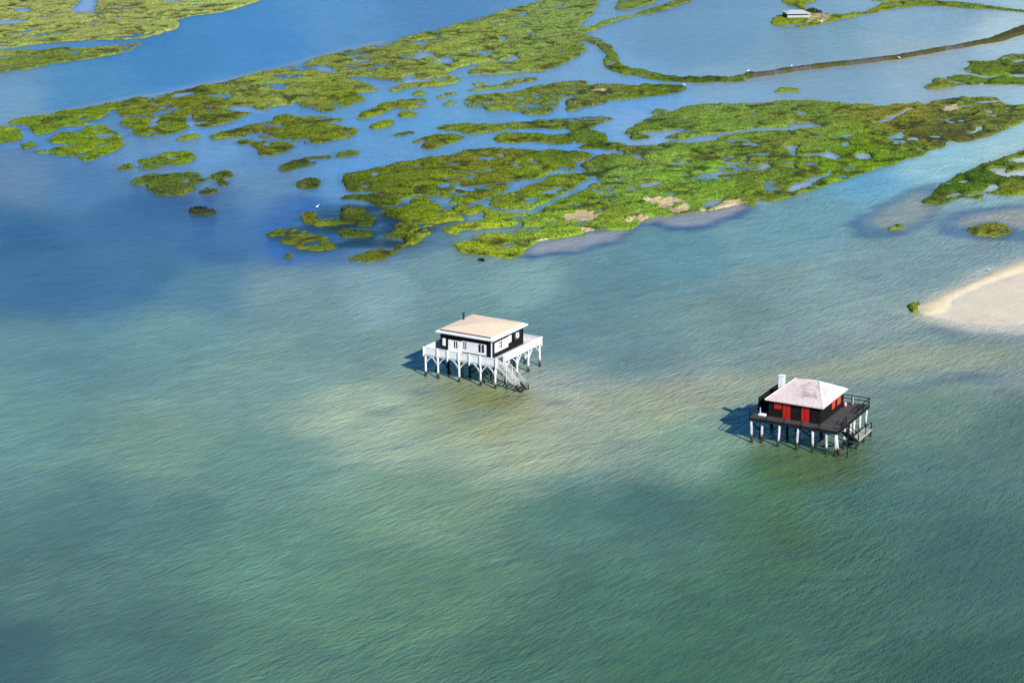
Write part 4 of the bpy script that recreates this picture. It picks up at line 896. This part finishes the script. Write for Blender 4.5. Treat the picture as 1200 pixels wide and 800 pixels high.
# staircase down to the water
sx0, sx1, sy0, sy1 = X1+0.02, 9.9, -5.2, -3.6
st = MB().bar((sx0, sy0, ZF-.1), (sx1, sy0, -0.3), 0.08, 0.28).build('staircase', M_STAIR, h1)
MB().bar((sx0, sy1, ZF-.1), (sx1, sy1, -0.3), 0.08, 0.28).build('stringer', M_STAIR, st)
for k in range(13):
    t = (k + 0.5) / 13; MB().box(sx0+(sx1-sx0)*t-.14, sx0+(sx1-sx0)*t+.14, sy0+.05, sy1-.05, ZF-(ZF+.25)*t-.02, ZF-(ZF+.25)*t+.03).build('tread', M_STAIR, st)
for yy in (sy0, sy1):
    MB().bar((sx0, yy, ZF+.9), (sx1-.1, yy, 0.75), 0.09).build('handrail', M_STAIR, st); MB().bar((sx0, yy, ZF+.45), (sx1-.1, yy, 0.3), 0.06).build('handrail', M_STAIR, st)
    for t in (0.02, 0.36, 0.7, 0.98):
        xx = sx0 + (sx1-sx0)*t; zt = ZF+.9-(ZF+.15)*t
        MB().tube([(xx, yy, -1.2 if t > .1 else 2.7), (xx, yy, zt+.05)], 0.075, 8).build('stair_post', M_STAIR, st)

# ------------------------------------------------------------------ black house on stilts
T2 = R(-28.5)
h2 = empty('stilt_house', (37.3, 245.7, 0), T2, 'black timber house with red doors and pale pink roof on stilts', 'house')
X0, X1, Y0, Y1 = -5.75, 5.85, -5.1, 6.7; ZF = 3.30
wx0, wx1, wy0, wy1, wz = -3.8, 3.1, -3.6, 4.7, 5.62
MB().box(X0, X1, Y0, Y1, ZF-.10, ZF).build('deck', M_DECK_B, h2)
for (a, bb) in (((X0,Y0-.05),(X1,Y0-.05)),((X1+.05,Y0),(X1+.05,Y1)),((X0,Y1+.05),(X1,Y1+.05)),((X0-.05,Y0),(X0-.05,Y1))):
    MB().bar((*a, ZF-.20), (*bb, ZF-.20), 0.09, 0.36).build('fascia_board', M_TARRED, h2)
for yy in (Y0+.35, -1.6, 1.9, Y1-.35):
    MB().box(X0+.05, X1-.05, yy-.12, yy+.12, ZF-.45, ZF-.103).build('beam', M_TARRED, h2)
spots = [(-5.55,-4.95),(-4.2,-4.7),(-1.75,-4.95),(0.7,-4.95),(2.6,-4.95),(4.35,-4.85),(5.6,-4.95)]
for i, (xx, yy) in enumerate(spots):
    lx, ly = rnd(.16), rnd(.12)
    MB().tube([(xx+lx*1.6, yy+ly*1.6, -1.6), (xx+lx, yy+ly, 0.2), (xx, yy, ZF-.38)], [0.16, 0.15, 0.17], 10).build('stilt', M_STILT_B, h2, smooth=True)
MB().tube([(5.95, -4.3, -1.6), (5.72, -4.6, 1.6), (5.62, -4.8, ZF-.35)], [0.17, 0.17, 0.14], 10).build('stilt', M_STILT_B, h2, smooth=True)
for (xx, yy) in [(-5.55,-1.6),(-5.55,1.9),(-5.55,6.4),(-4.4,-3.9),(-2,-1.6),(1.4,-1.6),(-2,1.9),(1.4,1.9),(5.6,-1.6),(5.6,.6),(5.6,1.9),(5.6,4.1),(5.65,6.4),(-2,6.4),(1.4,6.4),(3.6,6.4)]:
    pale = yy > 4 or xx > 5 or (xx, yy) == (-4.4, -3.9)
    MB().tube([(xx+rnd(.1), yy+rnd(.1), -1.6), (xx, yy, ZF-.4)], [0.16, 0.15], 10).build('stilt', M_STILT_B if pale else M_TARRED, h2, smooth=True)
# cross braces low between the rear stilts
for (p, q) in (((-5.55,-4.9,2.6),(-5.55,-1.6,.5)),((-2,-1.6,2.7),(1.4,-1.6,.6)),((1.4,1.9,2.7),(5.6,1.9,.6))):
    MB().bar(p, q, 0.07, 0.14).build('brace', M_TARRED, h2)
# walls
w2 = MB().box(wx0, wx1, wy0, wy1, ZF+.004, wz).build('wall', M_BLACKB, h2)
w2.data.materials.append(M_BLACKB2)
for p in w2.data.polygons:
    if abs(p.normal.x) > 0.5: p.material_index = 1
for a, c in ((-1.9, -.93), (.55, 1.56)):
    d = front_panel('door', a, c, ZF+.03, 5.18, M_RED, par=h2, t=.06)
    mid = (a+c)/2
    MB().box(mid-.02, mid+.02, wy0-.075, wy0-.061, ZF+.05, 5.16).build('door_gap', M_TARRED, d)
    MB().box(a-.09, a-.002, wy0-.05, wy0, ZF+.01, 5.26).box(c+.002, c+.09, wy0-.05, wy0, ZF+.01, 5.26).box(a-.002, c+.002, wy0-.05, wy0, 5.182, 5.26).build('door_frame', M_TARRED, d)
s_ = front_panel('shutter', -3.05, -2.12, 4.45, 5.2, M_RED, par=h2)
MB().box(-3.13, -3.052, wy0-.04, wy0, 4.4, 5.26).box(-2.118, -2.04, wy0-.04, wy0, 4.4, 5.26).build('frame', M_TARRED, s_)
for a, c in ((.2, 1.45), (2.1, 3.5)):
    s_ = side_panel('shutter', a, c, 4.1, 5.02, M_RED_LIT, par=h2, wx=wx1)
    MB().box(wx1, wx1+.07, a-.08, a-.002, 4.05, 5.07).box(wx1, wx1+.07, c+.002, c+.08, 4.05, 5.07).build('frame', M_TARRED, s_)
# tall boarded windbreak along the left edge of the deck
MB().box(-5.52, -5.44, -2.6, 3.6, ZF+.003, 5.2).box(-5.60, -5.36, -2.7, -2.602, ZF+.003, 5.26).box(-5.54, -5.42, -2.6, 3.6, 5.203, 5.28).build('windbreak', M_TARRED, h2)
MB().box(-5.44, -3.81, 3.5, 3.58, ZF+.003, 5.2).build('windbreak', M_TARRED, h2)
# roof
ex0, ex1, ey0, ey1 = -4.25, 3.5, -3.98, 5.05
rf = hip(MB(), ex0, ex1, ey0, ey1, 5.58, 7.5, 1.5, 0.12).build('roof', M_TILE_PALE, h2)
for (cx_, cy_) in ((ex0, ey0), (ex1, ey0), (ex1, ey1), (ex0, ey1)):
    sgn = -1 if cx_ < 0 else 1; mx, my = (ex0+ex1)/2, (ey0+ey1)/2
    MB().tube([(cx_, cy_, 5.60), (mx+sgn*1.5, my, 7.51)], 0.05, 8).build('hip_tile', M_WHITE_P, rf, smooth=True)
MB().tube([((ex0+ex1)/2-1.5, (ey0+ey1)/2, 7.51), ((ex0+ex1)/2+1.5, (ey0+ey1)/2, 7.51)], 0.05, 8).build('ridge_tile', M_TILE_PALE, rf, smooth=True)
ch = MB().box(-4.1, -3.4, .2, .82, 5.0, 7.5).build('chimney', M_WHITE_P, h2, bevel=.02)
MB().box(-4.15, -3.35, .15, .87, 7.503, 7.58).build('chimney_cap', M_WHITE_P, ch)
# black railings
def rail(a, bb, n, mat=M_TARRED):
    mb = MB()
    for z in (ZF+.48, ZF+.92): mb.bar((*a, z), (*bb, z), 0.07, 0.10)
    o = mb.build('railing', mat, h2)
    for k in range(n+1):
        t = k/n; xx, yy = a[0]+(bb[0]-a[0])*t, a[1]+(bb[1]-a[1])*t
        MB().box(xx-.05, xx+.05, yy-.05, yy+.05, ZF-.3, ZF+.97).build('railing_post', mat, o)
rail((X0+.02, Y0+.02), (X0+.02, Y1), 4); rail((X0, Y1), (X1, Y1), 5); rail((X1, Y1), (X1, 2.2), 2); rail((X1, -3.0), (X1, -2.0), 1)
for xx in (-3.4, -1.1, 1.2, 3.5):
    MB().box(xx-.06, xx+.06, Y0-.16, Y0-.1, ZF-.45, ZF+.75).build('railing_post', M_TARRED, h2)
MB().tube([(X0+.7, Y0+1.8, ZF), (X0+.7, Y0+1.8, ZF+.85)], .08, 8).build('bollard', M_STILT_B, h2)
MB().tube([(3.9, 6.0, ZF), (3.9, 6.0, ZF+1.0)], .09, 8).build('bollard', M_STILT_B, h2)
# landing stage and its stairs
lp = MB().box(6.15, 7.1, -1.3, 4.3, .92, 1.02).build('landing', M_DECK_L, h2)
MB().box(7.11, 7.18, -1.3, 4.3, .82, 1.03).box(6.15, 7.18, -1.38, -1.302, .82, 1.03).build('landing_edge', M_DECK_L, lp)
for (xx, yy) in ((6.3,-1.2),(7.05,-1.2),(7.05,1.6),(7.05,4.2),(6.3,4.2)):
    MB().tube([(xx+rnd(.05), yy+rnd(.05), -1.6), (xx, yy, .9)], .13, 8).build('landing_post', M_STILT_B, lp)
stc = MB().bar((6.2, -4.7, ZF-.1), (6.5, -1.2, 1.0), .08, .26).bar((7.1, -4.7, ZF-.1), (7.3, -1.2, 1.0), .08, .26).build('staircase', M_TARRED, h2)
for k in range(9):
    t = (k+.5)/9; MB().box(6.2+.25*t, 7.1+.2*t, -4.7+3.5*t-.14, -4.7+3.5*t+.14, ZF-.05-2.2*t, ZF-2.2*t).build('tread', M_TARRED, stc)
for (p, q) in (((6.2,-4.7,ZF+.9),(6.5,-1.2,1.95)),((7.1,-4.7,ZF+.9),(7.3,-1.2,1.95)),((7.12,4.2,1.9),(7.12,2.0,2.15)),((7.12,2.0,2.15),(6.4,.4,1.5))):
    MB().bar(p, q, .08).build('handrail', M_TARRED, stc)
for (xx, yy, z0, z1) in ((6.2,-4.7,ZF-.3,ZF+.95),(7.1,-4.7,-1.2,ZF+.95),(6.5,-1.2,.5,2.0),(7.3,-1.25,.5,2.0),(7.12,4.2,.3,1.95),(7.12,2.0,.9,2.2)):
    MB().box(xx-.055, xx+.055, yy-.055, yy+.055, z0, z1).build('stair_post', M_TARRED, stc)
# small things about the deck
M_PINK = simple('faded_buoy', (0.70, 0.38, 0.36), 0.6, 0.15, 4.0)
def world_of(house, p): return house.matrix_basis @ Vector(p)
def deck_thing(name, mbuild, house, p, label, cat):
    o = mbuild; o.location = world_of(house, p); o.rotation_euler = house.rotation_euler; tag(o, label, cat); return o
bu = MB().tube([(0,0,0),(0,0,.08),(0,0,.25),(0,0,.45),(0,0,.6),(0,0,.68)], [.04,.16,.21,.21,.16,.04], 12).build('buoy', M_PINK, None, smooth=True)
deck_thing('buoy', bu, h2, (3.42, 4.5, ZF+.02), 'faded pink buoy standing on the black house deck by its rear corner', 'buoy')
bx = MB().box(-.5,.5,-.3,.3,0,.12).box(-.45,.45,-.26,.26,.123,.2).build('crate', M_WHITE_P, None, bevel=.01)
deck_thing('crate', bx, h2, (-4.6, -3.6, ZF+.004), 'low white crate lying on the grey deck left of the red doors', 'crate')

# weed growing round the foot of every stilt
M_WEED = simple('seaweed', (0.022, 0.026, 0.012), 0.7, 0.5, 6.0)
for o in [x for x in list(h1.children) + list(h2.children) if x.name.split('.')[0] == 'stilt']:
    v0 = o.data.vertices; foot = [v.co for v in v0 if v.co.z < 0.6 and v.co.z > -0.2] or [v.co for v in v0 if v.co.z < 0]
    fx_c = sum(c.x for c in foot)/len(foot); fy_c = sum(c.y for c in foot)/len(foot)
    mb = MB()
    mb.tube([(fx_c, fy_c, -.4), (fx_c, fy_c, -.05), (fx_c+rnd(.02), fy_c+rnd(.02), .12), (fx_c, fy_c, .3+rnd(.1)), (fx_c, fy_c, .45+rnd(.15))], [.24, .25+rnd(.04), .22+rnd(.03), .19+rnd(.02), .165], 9)
    mb.build('seaweed', M_WEED, o, smooth=True)
# ------------------------------------------------------------------ hut on the islet, birds
hx, hy, _ = ground(932, 20.5)
hut = empty('hut', (hx, hy, 0.35), R(8), 'low flat white roofed hut on a small islet far across the pond', 'hut'); hut.scale = (0.82, 0.82, 0.82)
MB().box(-3.9, 3.9, -4.2, 4.2, -.3, 1.5).build('wall', simple('hut_wall', (0.22, 0.22, 0.21), 0.7, 0.2, 2.0, board=(0, .3)), hut)
MB().box(-4.6, 4.4, -5.2, -4.21, .1, .95).build('lookout_ledge', simple('hut_ledge', (0.40, 0.42, 0.41), 0.7, 0.2, 2.0), hut)
MB().box(-3.4, 3.4, -4.26, -4.203, .97, 1.42).build('window_slot', M_GLASS, hut)
hip(MB(), -4.8, 4.6, -5.0, 5.0, 1.72, 2.5, 2.2, .2).build('roof', simple('hut_roof', (0.50, 0.53, 0.50), 0.6, 0.1, 1.0), hut)
M_BIRD = simple('white_feathers', (0.8, 0.8, 0.78), 0.7, 0.05, 6.0); M_LEG = simple('bird_leg', (0.03, 0.03, 0.025), 0.6, 0.1, 5.0)
def bush(px, py, label, col, wid, tall, n=220, dz=0.1):
    gx, gy, _ = ground(px, py); rs = np.random.RandomState(int(px)); mb = MB()
    for k in range(n):
        a = rs.rand() * 6.283; r = wid * rs.rand() ** 0.6; h = tall * (1 - (r / wid) ** 2) * (0.35 + 0.75 * rs.rand()); x, y = r * math.cos(a), r * math.sin(a); t = rs.rand() * 3.14; w = .10 + .12 * rs.rand()
        c_, s_ = math.cos(t) * w, math.sin(t) * w; z = max(.0, h - .5 - .3 * rs.rand())
        mb.add([(x-c_, y-s_, z), (x+c_, y+s_, z), (x+c_*.6+.1*s_, y+s_*.6, z+.45), (x-c_*.6, y-s_*.6+.1*c_, z+.4)], [(0,1,2,3)])
    o = raw_mesh('bush', mb.v, mb.f, simple('bush_leaf', col, .8, .4, 3.0)); o.location = (gx, gy, dz)
    for k in range(4):
        MB().tube([(0,0,-.5),(rs.rand()*.5-.25, rs.rand()*.5-.25, tall*.45),((rs.rand()-.5)*wid, (rs.rand()-.5)*wid, tall*.8)], [.07,.05,.02], 6).build('stem', M_LEG, o)
    tag(o, label, 'bush')
def bird(px, py, label, s=1.0, rz=0.0):
    """white wading bird: one body from tail to bill, two legs"""
    gx, gy, _ = ground(px, py); gz = 0.05
    jx = int(np.argmin(abs(GX - gx))); jy = int(np.argmin(abs(GY - gy)))
    gz = max(0.0, float(np.maximum(Z, np.where(sdk > .25, zd, -1))[jy, jx]))
    mb = MB().tube([(-.48,0,.52),(-.40,0,.55),(-.22,0,.60),(0,0,.63),(.16,0,.66),(.24,0,.76),(.25,0,.90),(.28,0,1.0),(.36,0,1.02),(.42,0,1.0),(.56,0,.97)], [.02,.06,.13,.17,.13,.06,.045,.05,.06,.03,.008], 10)
    bd = mb.build('bird', M_BIRD, None, smooth=True)
    bd.location = (gx, gy, gz); bd.rotation_euler = (0, 0, rz); bd.scale = (s, s, s)
    for yy in (-.05, .05):
        MB().tube([(0, yy, .5), (-.03, yy, .25), (.02, yy, 0)], .018, 6).build('leg', M_LEG, bd)
    tag(bd, label, 'bird', 'white wading birds')
bird(372, 245, 'white bird wading beside the dark drowned marsh left of centre', 0.81, 0.4)
bird(801.5, 103, 'white bird at the right tip of the long islet below the dike', 0.99, 2.6)
bird(876.5, 90, 'white bird on the dike where the green hook ends', 0.93, 0.2)
bird(927.5, 83, 'white bird on the low side of the bare stone dike', 0.93, 1.2)
bird(1053.5, 70, 'white bird under the dike farthest right in the pond', 0.93, 3.0)
bird(963, 28, 'white bird at the waterline of the hut islet', 0.99, 0.5)
bird(1158, 318, 'white bird standing at the edge of the sand spit', 0.62, 2.0)
bush(952, 14.5, 'dark low bush just right of the white roofed hut', (0.03, 0.04, 0.03), 3.2, 1.6, 320)
bush(564, 305.5, 'small dark bush in the water at the lower edge of the bright marsh', (0.02, 0.025, 0.02), 0.5, 0.7, 70, -0.1)
